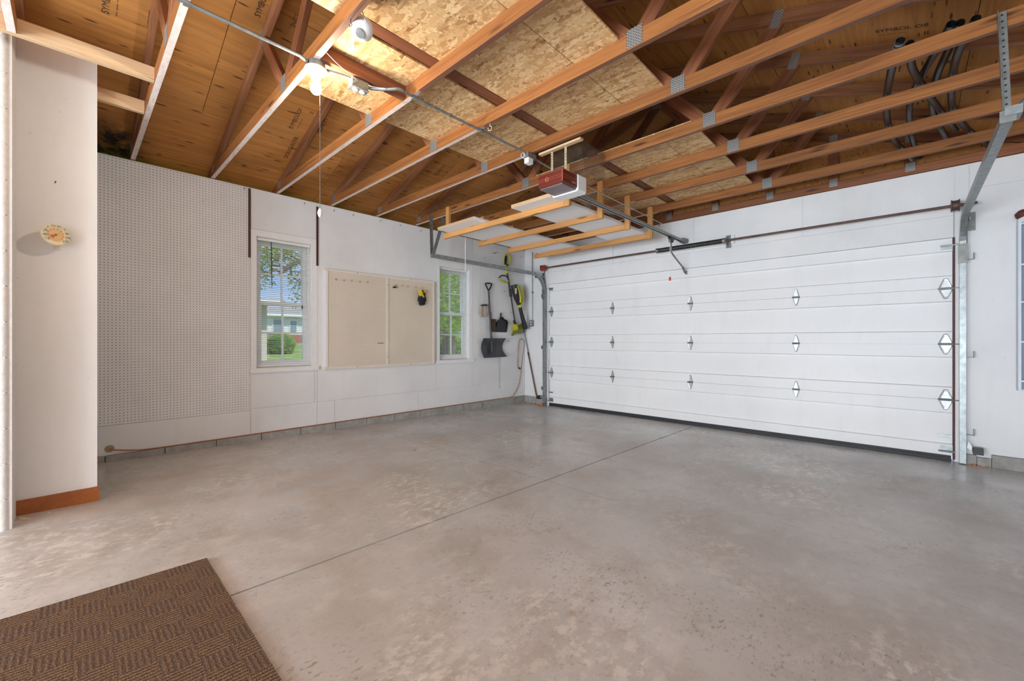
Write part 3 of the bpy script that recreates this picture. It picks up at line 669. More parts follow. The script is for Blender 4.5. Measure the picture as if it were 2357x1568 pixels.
# rail, trolley, arm, release
rx=2.955; rz=2.478
prof=[(-.02,-.012),(.02,-.012),(.02,.012),(.016,.012),(.016,-.008),(-.016,-.008),(-.016,.012),(-.02,.012)]
MB().box(rx-.019,3.12,rz-.004,rx+.019,5.64,rz+.014).build('rail',M['railtan'],t)
MB().box(rx-.024,3.12,rz-.016,rx-.013,5.62,rz-.004).build('rail_flange',M['galv'],t); MB().box(rx+.013,3.12,rz-.016,rx+.024,5.62,rz-.004).build('rail_flange',M['galv'],t)
MB().tube([(rx,3.12,rz-.008),(rx,5.6,rz-.008)],.004,6).build('chain',M['black'],t)
MB().tube(spline([(rx+.055,3.1,oz+.115),(rx+.06,4.7,rz+.065),(rx+.055,4.80,rz+.06),(rx+.02,4.84,rz+.03)],6),.005,6).build('tension_rod',M['galv'],t)
MB().box(rx-.03,5.60,rz-.02,rx+.03,D-.001,rz+.035).build('header_bracket',M['galvdark'],t)
MB().prism([(rx-.02,5.19,rz-.016),(rx-.02,5.31,rz-.016),(rx-.02,5.295,rz-.05),(rx-.02,5.27,rz-.085),(rx-.02,5.235,rz-.085),(rx-.02,5.22,rz-.045)],(.04,0,0)).build('trolley',M['black'],t)
MB().tube(spline([(rx,5.255,rz-.08),(rx,5.255,rz-.17),(rx,5.30,rz-.225),(rx,5.62,2.13)],5),.010,8).build('door_arm',M['galvdark'],t,True)
MB().prism([(rx-.01,5.635,2.135),(rx-.01,5.68,2.10),(rx-.01,D-.002,2.085),(rx-.01,D-.002,2.045),(rx-.01,5.70,2.06),(rx-.01,5.625,2.115)],(.02,0,0)).build('arm_bracket',M['galvdark'],t)
MB().tube([(rx,5.215,rz-.05),(rx,5.215,1.945)],.0028,5).build('release_cord',M['wire_white'],t)
MB().lathe([(0,0),(.013,0),(.014,-.045),(0,-.047)],(rx,5.215,1.95),n=8).build('release_handle',M['redpl'],t)
# wire mesh guard above the opener
m=MB(); A=Vector((2.72,3.05,2.60)); B=Vector((3.13,3.05,2.60)); Cc=Vector((3.13,2.96,2.86)); Dd=Vector((2.85,2.96,2.86))
for i in range(34):
    a=i/33; m.tube([A.lerp(B,a),Dd.lerp(Cc,a)],.0011,3)
for i in range(24):
    a=i/23; m.tube([A.lerp(Dd,a),B.lerp(Cc,a)],.0011,3)
E1=Vector((3.13,3.05,2.60)); F1=Vector((3.13,3.36,2.62)); G1=Vector((3.13,3.33,2.86))
for i in range(24): a=i/23; m.tube([E1.lerp(F1,a),Cc.lerp(G1,a)],.0011,3)
for i in range(20): a=i/19; m.tube([E1.lerp(Cc,a),F1.lerp(G1,a)],.0011,3)
tag(m.build('wire_mesh_guard',M['mesh']),'dark wire mesh guard tacked above the opener','wire mesh')

# ================================================================== HANGING RACK WITH WHITE PANELS
for k,(y,lb) in enumerate(zip((3.371,3.977,4.583,5.189),('orange pine rack frame closest to the opener','second orange pine rack frame from the opener','third orange pine rack frame from the opener','orange pine rack frame closest to the door wall'))):
    t=thing('hanging_rack',(1.72,y,2.48),lb,'rack','pine frames hung under the trusses')
    lumber('bar',(.72,y,2.511),(2.6725,y,2.511),.036,.062,M['rack'],t)
    lumber('hanger',(.798,y,2.5425),(.798,y,2.885),.036,.062,M['rack'],t,up=(1,0,0)); lumber('hanger',(2.705,y,2.478),(2.705,y,2.885),.036,.064,M['rack'],t,up=(1,0,0))
def wpanel(x0,x1,y0,y1,lb):
    t=thing('white_panel',((x0+x1)/2,(y0+y1)/2,2.5425),lb,'panel')
    MB().box(x0,y0,2.5428,x1,y1,2.578).build('slab',M['panel'],t)
    e=.003
    lumber('edge_strip',(x0,y0-e,2.5605),(x1,y0-e,2.5605),.006,.034,M['pine'],t); MB().box(x1,y0,2.55,x1+.006,y1,2.573).build('side_edge',M['trimwhite'],t)
wpanel(.83,1.52,3.185,5.33,'white flat panel on the rack close to the left wall'); wpanel(2.11,2.64,3.19,5.26,'white flat panel on the rack under the opener rail')

# ================================================================== BLACK PIPES OVER THE CHORDS
def pipe(px,lb,r=.021,z=2.926):
    P=[atZ(x,y,z+dz) for (x,y,dz) in px]; p=spline(P,6)
    t=thing('black_pipe',P[len(P)//2],lb,'pipe','black pipes lying over the chords')
    MB().tube(p,r,12,caps=False).build('pipe',M['hose'],t,True)
    MB().tube(p,r*.8,10,caps=False).build('bore',M['black'],t)
    return t,p
t,p=pipe([(2073,92,.03),(2060,130,.0),(2048,180,0),(2041,230,0),(2044,285,0),(2060,325,0),(2080,345,0),(2100,366,0)],'black plastic pipe with bright metal clamps at its end',.022)
d=(p[1]-p[0]).normalized()
for q in (.02,.045): MB().lathe([(.022,-.005),(.0265,-.005),(.0265,.005),(.022,.005)],p[0]+d*q,d,16).build('clamp',M['galv'],t,True)
pipe([(2094,100,.0),(2098,150,0),(2112,180,0),(2135,215,0),(2165,255,0),(2200,300,0)],'black plastic pipe crossing under the others')
pipe([(2189,55,.045),(2165,100,.046),(2135,150,.046),(2105,205,.046),(2093,255,.046),(2098,310,.046),(2108,345,0.04),(2118,362,.03)],'black plastic pipe bowing between the clamped one and the upright ones')
pipe([(2210,52,.045),(2183,115,.046),(2160,165,.046),(2146,215,.046),(2150,265,.046),(2168,300,.046),(2180,320,.046)],'black plastic pipe standing next to the crossing pair')
pipe([(2247,42,.02),(2210,110,0),(2195,160,0),(2190,215,0),(2196,255,0),(2220,290,0),(2250,315,0),(2295,350,0)],'black plastic pipe closest to the perforated bracket')

# ================================================================== GARAGE DOOR
door=thing('door_1',((DX0+DX1)/2,D,0),'closed white sectional garage door with steel hinges','garage door',kind='structure')
SH=.532; YF=D+.010
def section(z0,h,first,last):
    t=.044; lip=.007; r=.014; w=.013
    lo=.118 if not first else .105; hi=.122
    P=[(t,0),(t,h-.002),(0,h-.002),(0,h-hi+w),(-lip,h-hi+w),(-lip,h-hi),(r,h-hi-.008),(r,lo+.008),(-lip,lo),(-lip,lo-w),(0,lo-w),(0,0)]
    m=MB(); m.prism([(DX0+.006,YF+a,z0+b) for a,b in P],(DX1-DX0-.018,0,0)); return m.build('section',M['door'],door)
secs=[section(.05+i*SH if i else .05,SH if i else SH,i==0,i==3) for i in range(3)]
secs.append(section(.05+3*SH,DH-.05-3*SH-.002,False,True))
JZ=[.05+SH*i for i in (1,2,3)]
MB().box(DX0+.01,YF-.006,.022,DX1-.02,YF+.03,.052).build('seal_retainer',M['rubber'],door)
MB().prism([(DX0+.01,YF-.012,.024),(DX0+.01,YF-.014,.004),(DX0+.01,YF+.0,-.004),(DX0+.01,YF+.03,-.004),(DX0+.01,YF+.036,.024)],(DX1-DX0-.03,0,0)).build('bottom_seal',M['rubber'],door)
def hinge_leaf(w,h,sgn):
    a=[(-w/2,0),(w/2,0),(w/2*.9,h*.28),(w*.2,h*.86),(w*.14,h),(-w*.14,h),(-w*.2,h*.86),(-w/2*.9,h*.28)]
    b=[(x*.62,.12*h+z*.66) for x,z in a]
    m=MB(); k=len(a)
    A=[(x,0,sgn*z) for x,z in a]; B=[(x,-.006,sgn*z) for x,z in [(p*.86,.03*h+q*.9) for p,q in a]]; Cc=[(x,-.0045,sgn*z) for x,z in b]
    m.v=[Vector(p) for p in A+B+Cc]
    for i in range(k):
        j=(i+1)%k; m.f+= [(i,j,k+j,k+i),(k+i,k+j,2*k+j,2*k+i)]
    m.f.append(tuple(2*k+i for i in range(k)))
    return m
HM={}
def hinge(x,z,w,h,roller=0):
    if (w,h) not in HM:
        m=hinge_leaf(w,h,1); n=hinge_leaf(w,h,-1); o=len(m.v); m.v+=n.v; m.f+=[tuple(o+i for i in f) for f in n.f]
        me=m.mesh('hinge'); me.materials.append(M['zinc'])
        kn=MB().tube([(-w*.55,-.012,0),(w*.55,-.012,0)],.0075,8); kn.box(-w*.5,-.012,-.012,w*.5,0,.012); km=kn.mesh('knuckle',True); km.materials.append(M['galvdark'])
        HM[(w,h)]=(me,km)
    me,km=HM[(w,h)]
    a=bpy.data.objects.new('hinge',me); COL.objects.link(a); a.location=(x,YF-.0003,z); adopt(a,door)
    b=bpy.data.objects.new('knuckle',km); COL.objects.link(b); b.location=(x,YF-.0003,z); adopt(b,a)
    if roller:
        MB().tube([(x-.05*roller,YF-.022,z),(x+.1*roller,YF-.022,z)],.005,6).build('roller_stem',M['galv'],a)
for z in JZ:
    hinge(.622,z,.085,.092,-1)
    for x in (1.818,3.005,4.204): hinge(x,z,.066,.096)
    hinge(5.405,z,.095,.098,1)
for x,s in ((.615,-1),(5.415,1)):
    MB().box(x-.042,YF-.004,2.0,x+.042,YF,2.065).box(x-.042,YF-.02,2.045,x+.042,YF,2.049).tube([(x-.05,YF-.03,2.055),(x+s*.07+.0,YF-.03,2.055)],.006,6).build('top_bracket',M['galv'],door)
    MB().box(x-.045,YF-.004,.075,x+.045,YF,.15).tube([(x-.06,YF-.02,.09),(x+.05,YF-.02,.09)],.008,8).build('bottom_bracket',M['galv'],door)
    MB().box(x-.06,YF-.003,.225,x+.035,YF,.247).build('step_plate',M['galv'],door)

# ================================================================== TRACKS
def track(x,lb,s,yend):
    # C channel: vertical leg, curve, horizontal leg
    t=thing('door_track',(x,D-.05,0),lb,'track','galvanised garage door tracks')
    yv=D-.055; zh=2.285; r=.30
    path=[(x,yv,.01)]+[(x,yv,z) for z in (.5,1.0,1.5)]+[(x,yv,zh-r)]+[(x,yv-r+r*math.cos(a),zh-r+r*math.sin(a)) for a in [R(90)*i/10 for i in range(1,11)]]+[(x,yend,zh)]
    w,h,th=.021,.026,.0025
    prof=[(-w,-h),(w,-h),(w,-h*.2),(w-th,-h*.2),(w-th,-h+th),(-w+th,-h+th),(-w+th,h-th),(w-th,h-th),(w-th,h*.2),(w,h*.2),(w,h),(-w,h)]
    prof=[(a*(-s),b) for a,b in prof]
    MB().sweep(path[:5],prof,(1,0,0)).build('vertical_rail',M['galv'],t); MB().sweep(path[4:],prof,(1,0,0)).build('horizontal_rail',M['galv'],t)
    MB().box(x-.03,yv-.034,zh-r-.12,x+.03,yv-.03,zh-r+.06).build('splice_plate',M['galvdark'],t)
    for z in (.3,1.02,1.93): MB().box(min(x-s*.0,x-s*.075),D-.03,z-.03,max(x,x-s*.075),D-.004,z-.026).box(min(x-s*.07,x-s*.075),D-.05,z-.03,max(x-s*.07,x-s*.075),D-.004,z+.03).build('jamb_bracket',M['galvdark'],t)
    # flag angle up to the header
    MB().box(x-s*.032-.002,D-.03,1.88,x-s*.032+.002,D-.001,2.36).box(min(x-s*.035,x-s*.085),D-.008,2.17,max(x-s*.035,x-s*.085),D-.005,2.34).build('flag_bracket',M['galvdark'],t)
    MB().bar((x-s*.03,D-.01,2.27),(x-s*.03,yv-.22,2.235),.003,.032).build('gusset',M['galvdark'],t)
    MB().box(x-.028,yend-.003,zh-.03,x+.028,yend,zh+.03).build('end_stop',M['galvdark'],t)
    return t
def perforated(p0,p1,par,flip=1):
    p0=Vector(p0);p1=Vector(p1); L=(p1-p0).length; d=(p1-p0)/L
    m=frame(p0,p1,(1,0,0))
    a=MB().box(0,-.001,-.016,L,.001,.016,m); b=a.box(0,0,-.017*flip,L,.03,-.015*flip,m).build('hanger_angle',M['galvdark'],par)
    n=int(L/.034)
    hm=MB()
    for i in range(n): hm.lathe([(0,-.0018),(.0055,-.0018),(.0055,.0018),(0,.0018)],m@Vector((.02+i*.034,0,0)),(0,1,0),8)
    hm.build('angle_holes',M['black'],b)['kind']='stuff'
tl=track(.515,'galvanised door track beside the tool pegboard',1,3.32)
perforated((.50,3.345,2.30),(.42,3.385,2.86),tl); perforated((.53,3.345,2.30),(.58,3.5,2.86),tl)
tr=track(5.512,'galvanised door track on the far side from the tools',-1,3.25)
perforated((5.525,3.375,2.27),(5.505,3.375,2.885),tr); perforated((5.53,3.30,2.29),(5.95,3.42,2.86),tr)
MB().box(5.50,3.24,2.285,5.56,3.34,2.33).build('joint_plate',M['galv'],tr)

# ================================================================== TORSION SPRING
ts=thing('torsion_spring_assembly',(3.0,D-.12,2.4),'long dark torsion shaft with a black spring over the door','spring')
sy,sz=D-.12,2.40
MB().tube([(.48,sy,sz),(5.60,sy,sz)],.0127,10).build('shaft',M['rust'],ts,True)
m=MB(); prof=[]; n=74
for i in range(n+1):
    x=2.60+(3.45-2.60)*i/n; prof+=[(.029,x-2.6),(.0315,x-2.6+.004)]
m.lathe(prof,(2.6,sy,sz),(1,0,0),16); m.build('spring',M['spring'],ts,True)
for x in (2.585,3.45): MB().lathe([(0,0),(.034,0),(.036,.012),(.03,.03),(.016,.03),(0,.03)],(x,sy,sz),(1,0,0),14).build('winding_cone',M['galvdark'],ts,True)
MB().prism([(3.485,D-.0287,2.46),(3.485,sy-.03,2.43),(3.485,sy-.035,2.37),(3.485,D-.0287,2.33)],(.006,0,0)).box(3.462,D-.0285,2.32,3.518,D-.0245,2.48).build('centre_bracket',M['galvdark'],ts)
for x,mt in ((.545,'drum'),(5.462,'rust')):
    MB().lathe([(0,0),(.055,0),(.055,.006),(.046,.01),(.046,.045),(.054,.05),(.054,.056),(.02,.056),(0,.056)],(x-.028,sy,sz),(1,0,0),20).build('cable_drum',M[mt],ts,True)
MB().box(2.62,D-.024,2.37,3.56,D-.0045,2.475).build('spring_pad',M['wall2'],ts)
for x in (.50,5.545): MB().box(x-.003,sy-.04,2.36,x+.003,D-.005,2.45).build('end_bearing_plate',M['galvdark'],ts)
MB().tube([(.56,sy+.045,2.38),(.575,YF-.018,.1)],.0016,4).build('lift_cable',M['spring'],ts); MB().tube([(5.455,sy+.045,2.38),(5.452,YF-.018,.1)],.0016,4).build('lift_cable',M['spring'],ts)

# safety sensors
def sensor(x,s,lb):
    t=thing('door_sensor',(x,5.66,.13),lb,'sensor'); z=.145
    MB().box(x-.032,5.625,z-.03,x+.032,5.675,z+.03).build('body',M['black'],t)
    MB().tube([(x+s*.032,5.65,z+.012),(x+s*.056,5.66,z+.022)],.006,6).bar((x+s*.03,5.65,z+.005),(x+s*.058,5.675,z+.025),.003,.025).build('bracket',M['galvdark'],t)
    return t
sensor(.425,1,'black safety sensor box by the tool corner'); t=sensor(5.605,-1,'black safety sensor box with a white tag')
MB().prism([(5.535,5.645,.17),(5.565,5.64,.14),(5.567,5.64,.18),(5.545,5.645,.225)],(0,-.003,0)).build('tag',M['white_pl'],t)
# rusty crumbs by the track foot
def lump(c,r,name='rust_crumb'):
    m=MB(); n=7
    prof=[(0,-r*.3),(r*.9,-r*.3),(r,0),(r*.8,r*.5),(r*.35,r*.8),(0,r*.85)]
    m.lathe(prof,c,n=n)
    for i,v in enumerate(m.v):
        m.v[i]=Vector(c)+(v-Vector(c))*(1+.35*(random.random()-.5))
    return m.build(name,M['foam'])
tag(lump(Vector((.50,5.63,.016)),.038,'foam_lump'),'orange crumbling lump at the foot of the door track','debris')
for i in range(16):
    x=.02+.42*random.random(); y=5.705-.06*random.random()*(1+x); tag(lump(Vector((x,y,fz(y)+.003)),.006+.008*random.random()),'small orange crumb on the floor along the block curb','debris','orange crumbs by the corner curb')
for i in range(5):
    x=5.55+.12*random.random(); y=5.69-.03*random.random(); tag(lump(Vector((x,y,fz(y)+.003)),.006+.006*random.random()),'small rusty crumb at the rough curb end by the track','debris','rusty crumbs by the track')

# conduit and outlet on the front wall
t=thing('wall_conduit',(.20,D-.012,2.0),'thin grey conduit running down the corner wall to an outlet','conduit')
MB().tube([(.20,D-.012,2.79),(.20,D-.012,1.515)],.010,8).build('tube',M['galv'],t,True); MB().box(.182,D-.018,2.0,.218,D-.001,2.03).build('strap',M['galvdark'],t)
t=thing('wall_outlet',(.19,D-.03,1.45),'grey metal outlet box on the corner wall','outlet')
MB().box(.155,D-.045,1.395,.232,D-.001,1.51).build('box',M['galv'],t)
for z in (1.43,1.475): MB().lathe([(0,0),(.016,0),(.016,.004),(0,.004)],(.194,D-.045,z),(0,-1,0),14).build('receptacle',M['white_pl'],t)

# ================================================================== LEFT WALL THINGS
def standard(px0,px1,lb):
    a=atX(*px0,.004);b=atX(*px1,.004); y=a.y; z0,z1=min(a.z,b.z),max(a.z,b.z)
    t=thing('shelf_standard',(0,y,z0),lb,'shelf standard','brown slotted shelf standards')
    MB().prism([(.001,y-.011,z0),(.001,y+.011,z0),(.014,y+.011,z0),(.014,y+.007,z0),(.005,y+.007,z0),(.005,y-.007,z0),(.014,y-.007,z0),(.014,y-.011,z0)],(0,0,z1-z0)).build('channel',M['standard'],t)
    m=MB(); z=z0+.02
    while z<z1-.02: m.box(.0045,y-.002,z,.0056,y+.002,z+.012); z+=.027
    m.build('slots',M['black'],t)['kind']='stuff'
standard((574,434),(574,593),'brown slotted shelf standard along the tall pegboard edge'); standard((730,476),(730,612),'brown slotted shelf standard behind the lamp pull')
for (x,y) in ((768,486),(812,496),(874,509),(920,520),(562,436),(700,470),(967,533)):
    p=atX(x,y); tag(MB().tube([(-.004,p.y,p.z-.004),(.028,p.y-.003,p.z+.006)],.0022,5).lathe([(0,0),(.005,0),(.005,.0015),(0,.0015)],(.028,p.y-.003,p.z+.006),(1,0,.2),8).build('wall_nail',M['spring']),'bent nail driven in along the top of the left wall','nail','nails along the wall top')

# beige framed pegboard
y0,y1,z0,z1=2.105,3.70,.797,2.018; ym=2.93; x=.045
t=thing('beige_pegboard',(0,(y0+y1)/2,z0),'beige framed pegboard in two halves between the windows','pegboard')
for a,b in ((y0,ym-.004),(ym+.004,y1)): MB().box(.028,a+.012,z0+.012,x-.008,b-.012,z1-.012).build('board',M['pegbeige'],t)
M['framebeige']=plain('beige_frame_paint',(.76,.69,.60),.5,var=.05)
for (a,b,c,d) in ((y0,y1,z1-.028,z1),(y0,y1,z0,z0+.028)): MB().box(.001,a,c,x,b,d).build('frame_rail',M['framebeige'],t)
for a in (y0,y1-.026): MB().box(.001,a,z0+.028,x,a+.026,z1-.028).build('frame_stile',M['trimwhite'] if a==y0 else M['framebeige'],t)
MB().box(.001,ym-.016,z0+.028,x+.001,ym+.016,z1-.028).build('mullion',M['framebeige'],t)
for yy,zz in ((y0+.4,z1-.014),(y0+.4,z0+.014),(3.3,z1-.014),(3.3,z0+.014),(ym,z1-.12),(ym,z0+.12)): MB().lathe([(0,0),(.006,0),(.004,.003),(0,.003)],(x+.001,yy,zz),(1,0,0),8).build('screw',M['spring'],t)
def peg_hook(p,lb,grp,L=.04,x0=.037,mat='galvdark'):
    x=x0; q=[(x,p.y,p.z+.012),(x+.006,p.y,p.z+.010),(x+.01,p.y,p.z-.004),(x+L,p.y,p.z-.006),(x+L+.012,p.y,p.z+.012)]
    return tag(MB().tube(spline(q,3),.0022,5).build('peg_hook',M[mat]),lb,'hook',grp)
for px in ((772,644),(790,646),(808,647),(827,649),(844,650)): peg_hook(atX(*px,.04),'small grey wire hook on the pegboard half close to the tall pegboard','hooks on the beige board')
for px in ((910,657),(923,658),(937,660),(955,662),(971,664)): peg_hook(atX(*px,.04),'small grey wire hook in the row above the black and yellow gloves','hooks above the gloves')
p=atX(908,661,.06); tag(MB().box(.055,p.y-.022,p.z-.012,.075,p.y+.022,p.z+.008).tube([(.065,p.y,p.z+.006),(.06,p.y+.004,p.z+.022)],.003,5).build('black_clip',M['black']),'small black clip hanging from a hook on the beige pegboard','clip')
MB(); p=atX(876,790,.04); tag(MB().bar((.045,p.y-.045,p.z),(.045,p.y+.04,p.z),.012,.006).build('flat_hook',M['galvdark']),'flat grey bracket low on the beige pegboard','hook')
# gloves hanging on the beige board: outline traced on the wall plane, given thickness
def outline(name,pts,x,th,mat,par,steps=3,shrink=.84):
    # pts: (y,z) outline; pillow shape, thick in the middle
    cy=sum(p[0] for p in pts)/len(pts); cz=sum(p[1] for p in pts)/len(pts); m=MB(); n=len(pts); rings=[]
    for k in range(-steps,steps+1):
        u=k/steps; s=1-(1-shrink)*u*u; rings.append([(x+th*.5*(1+u),cy+(a-cy)*s,cz+(b-cz)*s) for a,b in pts])
    for r in rings: m.v+=[Vector(p) for p in r]
    for i in range(len(rings)-1):
        for j in range(n): k=(j+1)%n; m.f.append((i*n+j,i*n+k,(i+1)*n+k,(i+1)*n+j))
    m.f.append(tuple(range(n-1,-1,-1))); m.f.append(tuple((len(rings)-1)*n+j for j in range(n)))
    return m.build(name,mat,par,True)
def glove_pts(h,w,flip=1):
    g=[(-.42,1),(.42,1),(.46,.62),(.62,.5),(.7,.3),(.6,.22),(.5,.36),(.44,.3),(.44,.06),(.36,0),(.27,.05),(.25,.24),(.22,.24),(.21,-.02),(.12,-.06),(.03,-.02),(.01,.22),(-.02,.22),(-.03,-.01),(-.12,-.04),(-.21,.0),(-.22,.24),(-.25,.24),(-.27,.08),(-.36,.05),(-.44,.1),(-.46,.5)]
    return [(flip*a*w,b*h) for a,b in g]
def glove(name,cen,h,w,x,th,mat,par,flip=1): return outline(name,[(cen[0]+a,cen[1]+b) for a,b in glove_pts(h,w,flip)],x,th,mat,par)
a=atX(969,703,.06); b=atX(969,668,.06); cy=a.y
t=thing('work_gloves',(.05,cy,a.z),'pair of black and yellow gloves hanging on the beige pegboard','gloves')
h=b.z-a.z
glove('glove',(cy+.03,a.z+.012),h-.01,.08,.05,.03,M['gloveblack'],t,1); glove('glove',(cy-.018,a.z),h,.085,.075,.034,M['gloveblack'],t,-1)
outline('yellow_back',[(cy-.07,b.z),(cy-.015,b.z),(cy+.0,b.z-.05),(cy+.03,b.z-.1),(cy+.01,b.z-.115),(cy-.02,b.z-.085),(cy-.05,b.z-.1),(cy-.068,b.z-.06)],.098,.014,M['gloveyellow'],t)
outline('yellow_cuff',[(cy+.0,b.z),(cy+.075,b.z+.005),(cy+.07,b.z-.035),(cy+.01,b.z-.04)],.072,.012,M['gloveyellow'],t)

# ================================================================== TOOL CORNER
def LW(px,py,x=.03): return atX(px,py,x)
for px in ((1113,594),(1198,592),(1159,671),(1175,720),(1168,785),(1206,712),(1210,676)): peg_hook(LW(*px,.0),'small wire hook on the white pegboard in the tool corner','hooks in the tool corner',.035,.001)
p=LW(1138,583,.0); tag(MB().tube([(.0,p.y-.05,p.z-.01),(.03,p.y+.07,p.z+.02)],.004,5).tube([(.0,p.y-.05,p.z-.004),(.04,p.y-.0,p.z-.01)],.004,5).build('double_hook',M['galvdark']),'long wire double hook near the top of the tool pegboard','hook')
# snow shovel
t=thing('snow_shovel',LW(1131,822,.06),'dark grey plastic snow shovel with a D grip hung on pegboard','shovel')
top=LW(1124.5,668,.055); bot=LW(1130.5,775,.055)
MB().tube([top,bot,LW(1132.5,812,.075)],[.0165,.0165,.014],12).build('shaft',M['grayplastic'],t,True)
G=[LW(1124.5,670,.055),LW(1121,662,.055),LW(1117.5,655,.055),LW(1118.5,652.5,.055),LW(1124,652,.055),LW(1130,653,.055),LW(1131.5,655.5,.055),LW(1128.5,663,.055)]
MB().tube(spline(G+[G[0]],4)[:-1],.0125,10,True).build('grip',M['black'],t,True)
# curved scoop: grid between four traced corners bowed out from the wall
c00=LW(1108,824,.035);c10=LW(1161,821,.035);c01=LW(1105,779,.035);c11=LW(1156.5,779,.035)
m=MB(); NU,NV=18,12
for th in (0,1):
    for v in range(NV+1):
        for u in range(NU+1):
            a=u/NU;b=v/NV; q=c00.lerp(c10,a).lerp(c01.lerp(c11,a),b)
            conc=.075*math.sin(math.pi*b)*1.0; rib=.006*abs(math.sin(a*math.pi*4.5+ (b-.4)*1.2)); pinch=(.5-a)*.055*math.sin(math.pi*b)*(1 if a>.5 else .25)
            m.v.append(Vector((.125-conc-rib-.02*(1-b)+ (0 if th==0 else -.004),q.y+pinch,q.z)))
o=(NU+1)*(NV+1)
for v in range(NV):
    for u in range(NU):
        i=v*(NU+1)+u; m.f.append((i,i+1,i+NU+2,i+NU+1)); m.f.append((o+i,o+i+NU+1,o+i+NU+2,o+i+1))
edge=[u for u in range(NU+1)]+[v*(NU+1)+NU for v in range(1,NV+1)]+[NV*(NU+1)+u for u in range(NU-1,-1,-1)]+[v*(NU+1) for v in range(NV-1,0,-1)]
for i in range(len(edge)): a,b=edge[i],edge[(i+1)%len(edge)]; m.f.append((a,o+a,o+b,b))
m.build('scoop',M['grayplastic'],t,True)
MB().tube([bot,LW(1132,800,.085),LW(1133,812,.1)],[.02,.016,.008],10).build('socket',M['grayplastic'],t,True)
# thin hooked rod
p=LW(1148.5,815,.012);q=LW(1149,893,.012)
tag(MB().tube([(.012,p.y,p.z+.25),(.012,q.y,q.z+.02),(.014,q.y,q.z),(.03,q.y+.012,q.z-.004),(.03,q.y+.02,q.z+.01)],.004,6).build('hooked_rod',M['galv']),'thin metal rod with a hooked end hanging behind the shovel','rod')
# grey work glove
a=LW(1111,731,.02);b=LW(1112,703,.02)
t=thing('work_gloves',(.02,a.y,a.z),'worn grey work gloves hanging beside the shovel','gloves')
glove('glove',(a.y-.02,a.z+.012),b.z-a.z-.02,.08,.015,.03,M['glovegrey'],t,-1); glove('glove',(a.y+.02,a.z+.015),b.z-a.z-.02,.078,.05,.03,M['glovegrey'],t,1)
outline('cuff',[(a.y-.055,b.z-.012),(a.y+.06,b.z-.012),(a.y+.055,b.z+.012),(a.y+.02,b.z+.02),(a.y-.05,b.z+.008)],.02,.07,M['brush'],t)
# hand brush
y0=LW(1130,760,.03).y;y1=LW(1138.5,760,.03).y;zt=LW(1134,735,.03).z;zb=LW(1134,764,.03).z; zh=LW(1131,718,.03).z
t=thing('hand_brush',(.03,(y0+y1)/2,zb),'brown hand brush hanging beside the dustpan','brush')
MB().box(.02,y0,zb,.06,y1,zt).build('bristles',M['brush'],t); MB().box(.004,y0-.002,zb+.01,.02,y1+.002,zt+.006).build('stock',M['brownpole'],t)
MB().tube([(.014,y0+.03,zt),(.014,y0+.015,zh)],[.011,.013],8).build('handle',M['pine'],t,True)
# dustpan
t=thing('dustpan',LW(1152,764,.03),'black plastic dustpan with a short upright handle','dustpan')
P=[LW(*q,.012) for q in ((1139,764.5),(1166,765),(1166,743),(1164,738),(1160,736),(1157,735),(1153.5,730),(1150.5,730),(1149,735),(1144,739),(1141.5,743))]
m=MB().prism(P,(.006,0,0)); m.build('pan',M['black'],t)
rim=[p+Vector((.018,0,0)) for p in P[2:]]+[P[0]+Vector((.004,0,0))]
m=MB(); rr=[P[1]]+P[2:]+[P[0]]
for i in range(len(rr)-1):
    ha=.004 if i==0 else .04; hb=.004 if i==len(rr)-2 else .04
    m.quad(rr[i],rr[i+1],rr[i+1]+Vector((hb,0,0)),rr[i]+Vector((ha,0,0)))
w=m.build('rim',M['black'],t)
MB().tube([LW(1152,733,.03),LW(1153,720.5,.03)],[.012,.014],8).build('handle',M['black'],t,True)
# string trimmer
t=thing('string_trimmer',LW(1187,760,.05),'yellow and black string trimmer hanging upside on the pegboard','string trimmer')
X=.06
MB().tube([LW(1165,612,X),LW(1167,628,X),LW(1170,645,X),LW(1173,665,X)],.017,10).build('upper_shaft',M['black'],t,True)
MB().tube([LW(1173,665,X),LW(1176,683,X)],[.022,.024],10).build('coupler',M['black'],t,True)
MB().tube([LW(1176,682,X),LW(1186,748,X)],.0125,10).build('lower_shaft',M['black'],t,True)
MB().tube([LW(1165,621,X),LW(1167,629,X)],[.03,.024],10).build('collar',M['yellow'],t,True)
H=[LW(*q,X) for q in ((1163,612),(1160.5,605),(1161.5,594),(1164,586.5),(1169,587),(1174,592),(1173.5,603),(1170.5,611))]
MB().tube(spline(H+[H[0]],4)[:-1],.016,10,True).build('rear_handle',M['yellow'],t,True)
MB().tube(spline([LW(*q,X+.018) for q in ((1162,609),(1162.5,597),(1164.5,589),(1166,596),(1165,606),(1169,611))],4),.013,8).build('grip',M['black'],t,True)
H=[LW(*q,X) for q in ((1170,643),(1166,637),(1159,634),(1152,636),(1148.5,640))]
MB().tube(spline(H,4),[.011]*17,8).build('loop_grip',M['black'],t,True)
H=[LW(*q,X) for q in ((1148.5,640),(1152,646),(1159,649),(1167,650),(1170.5,643))]
MB().tube(spline(H,4),.014,8).build('loop_handle',M['yellow'],t,True)
MB().tube([LW(1183,738,X),LW(1188,752,X)],[.02,.03],10).build('neck',M['black'],t,True)
a=LW(1184,752,X);b=LW(1186,762,X+.02)
MB().lathe([(0,-.05),(.035,-.05),(.055,-.03),(.058,.02),(.045,.045),(0,.05)],LW(1186,754,X+.02),(.55,-.5,-.6),18).build('motor_head',M['yellow'],t,True)
m=MB(); P=[LW(*q,X) for q in ((1189,752),(1196,747),(1203,742),(1202,752),(1199,763),(1194,769),(1188,768),(1184,766),(1180,771),(1176.5,773.5),(1178,767),(1181,762),(1185,760))]
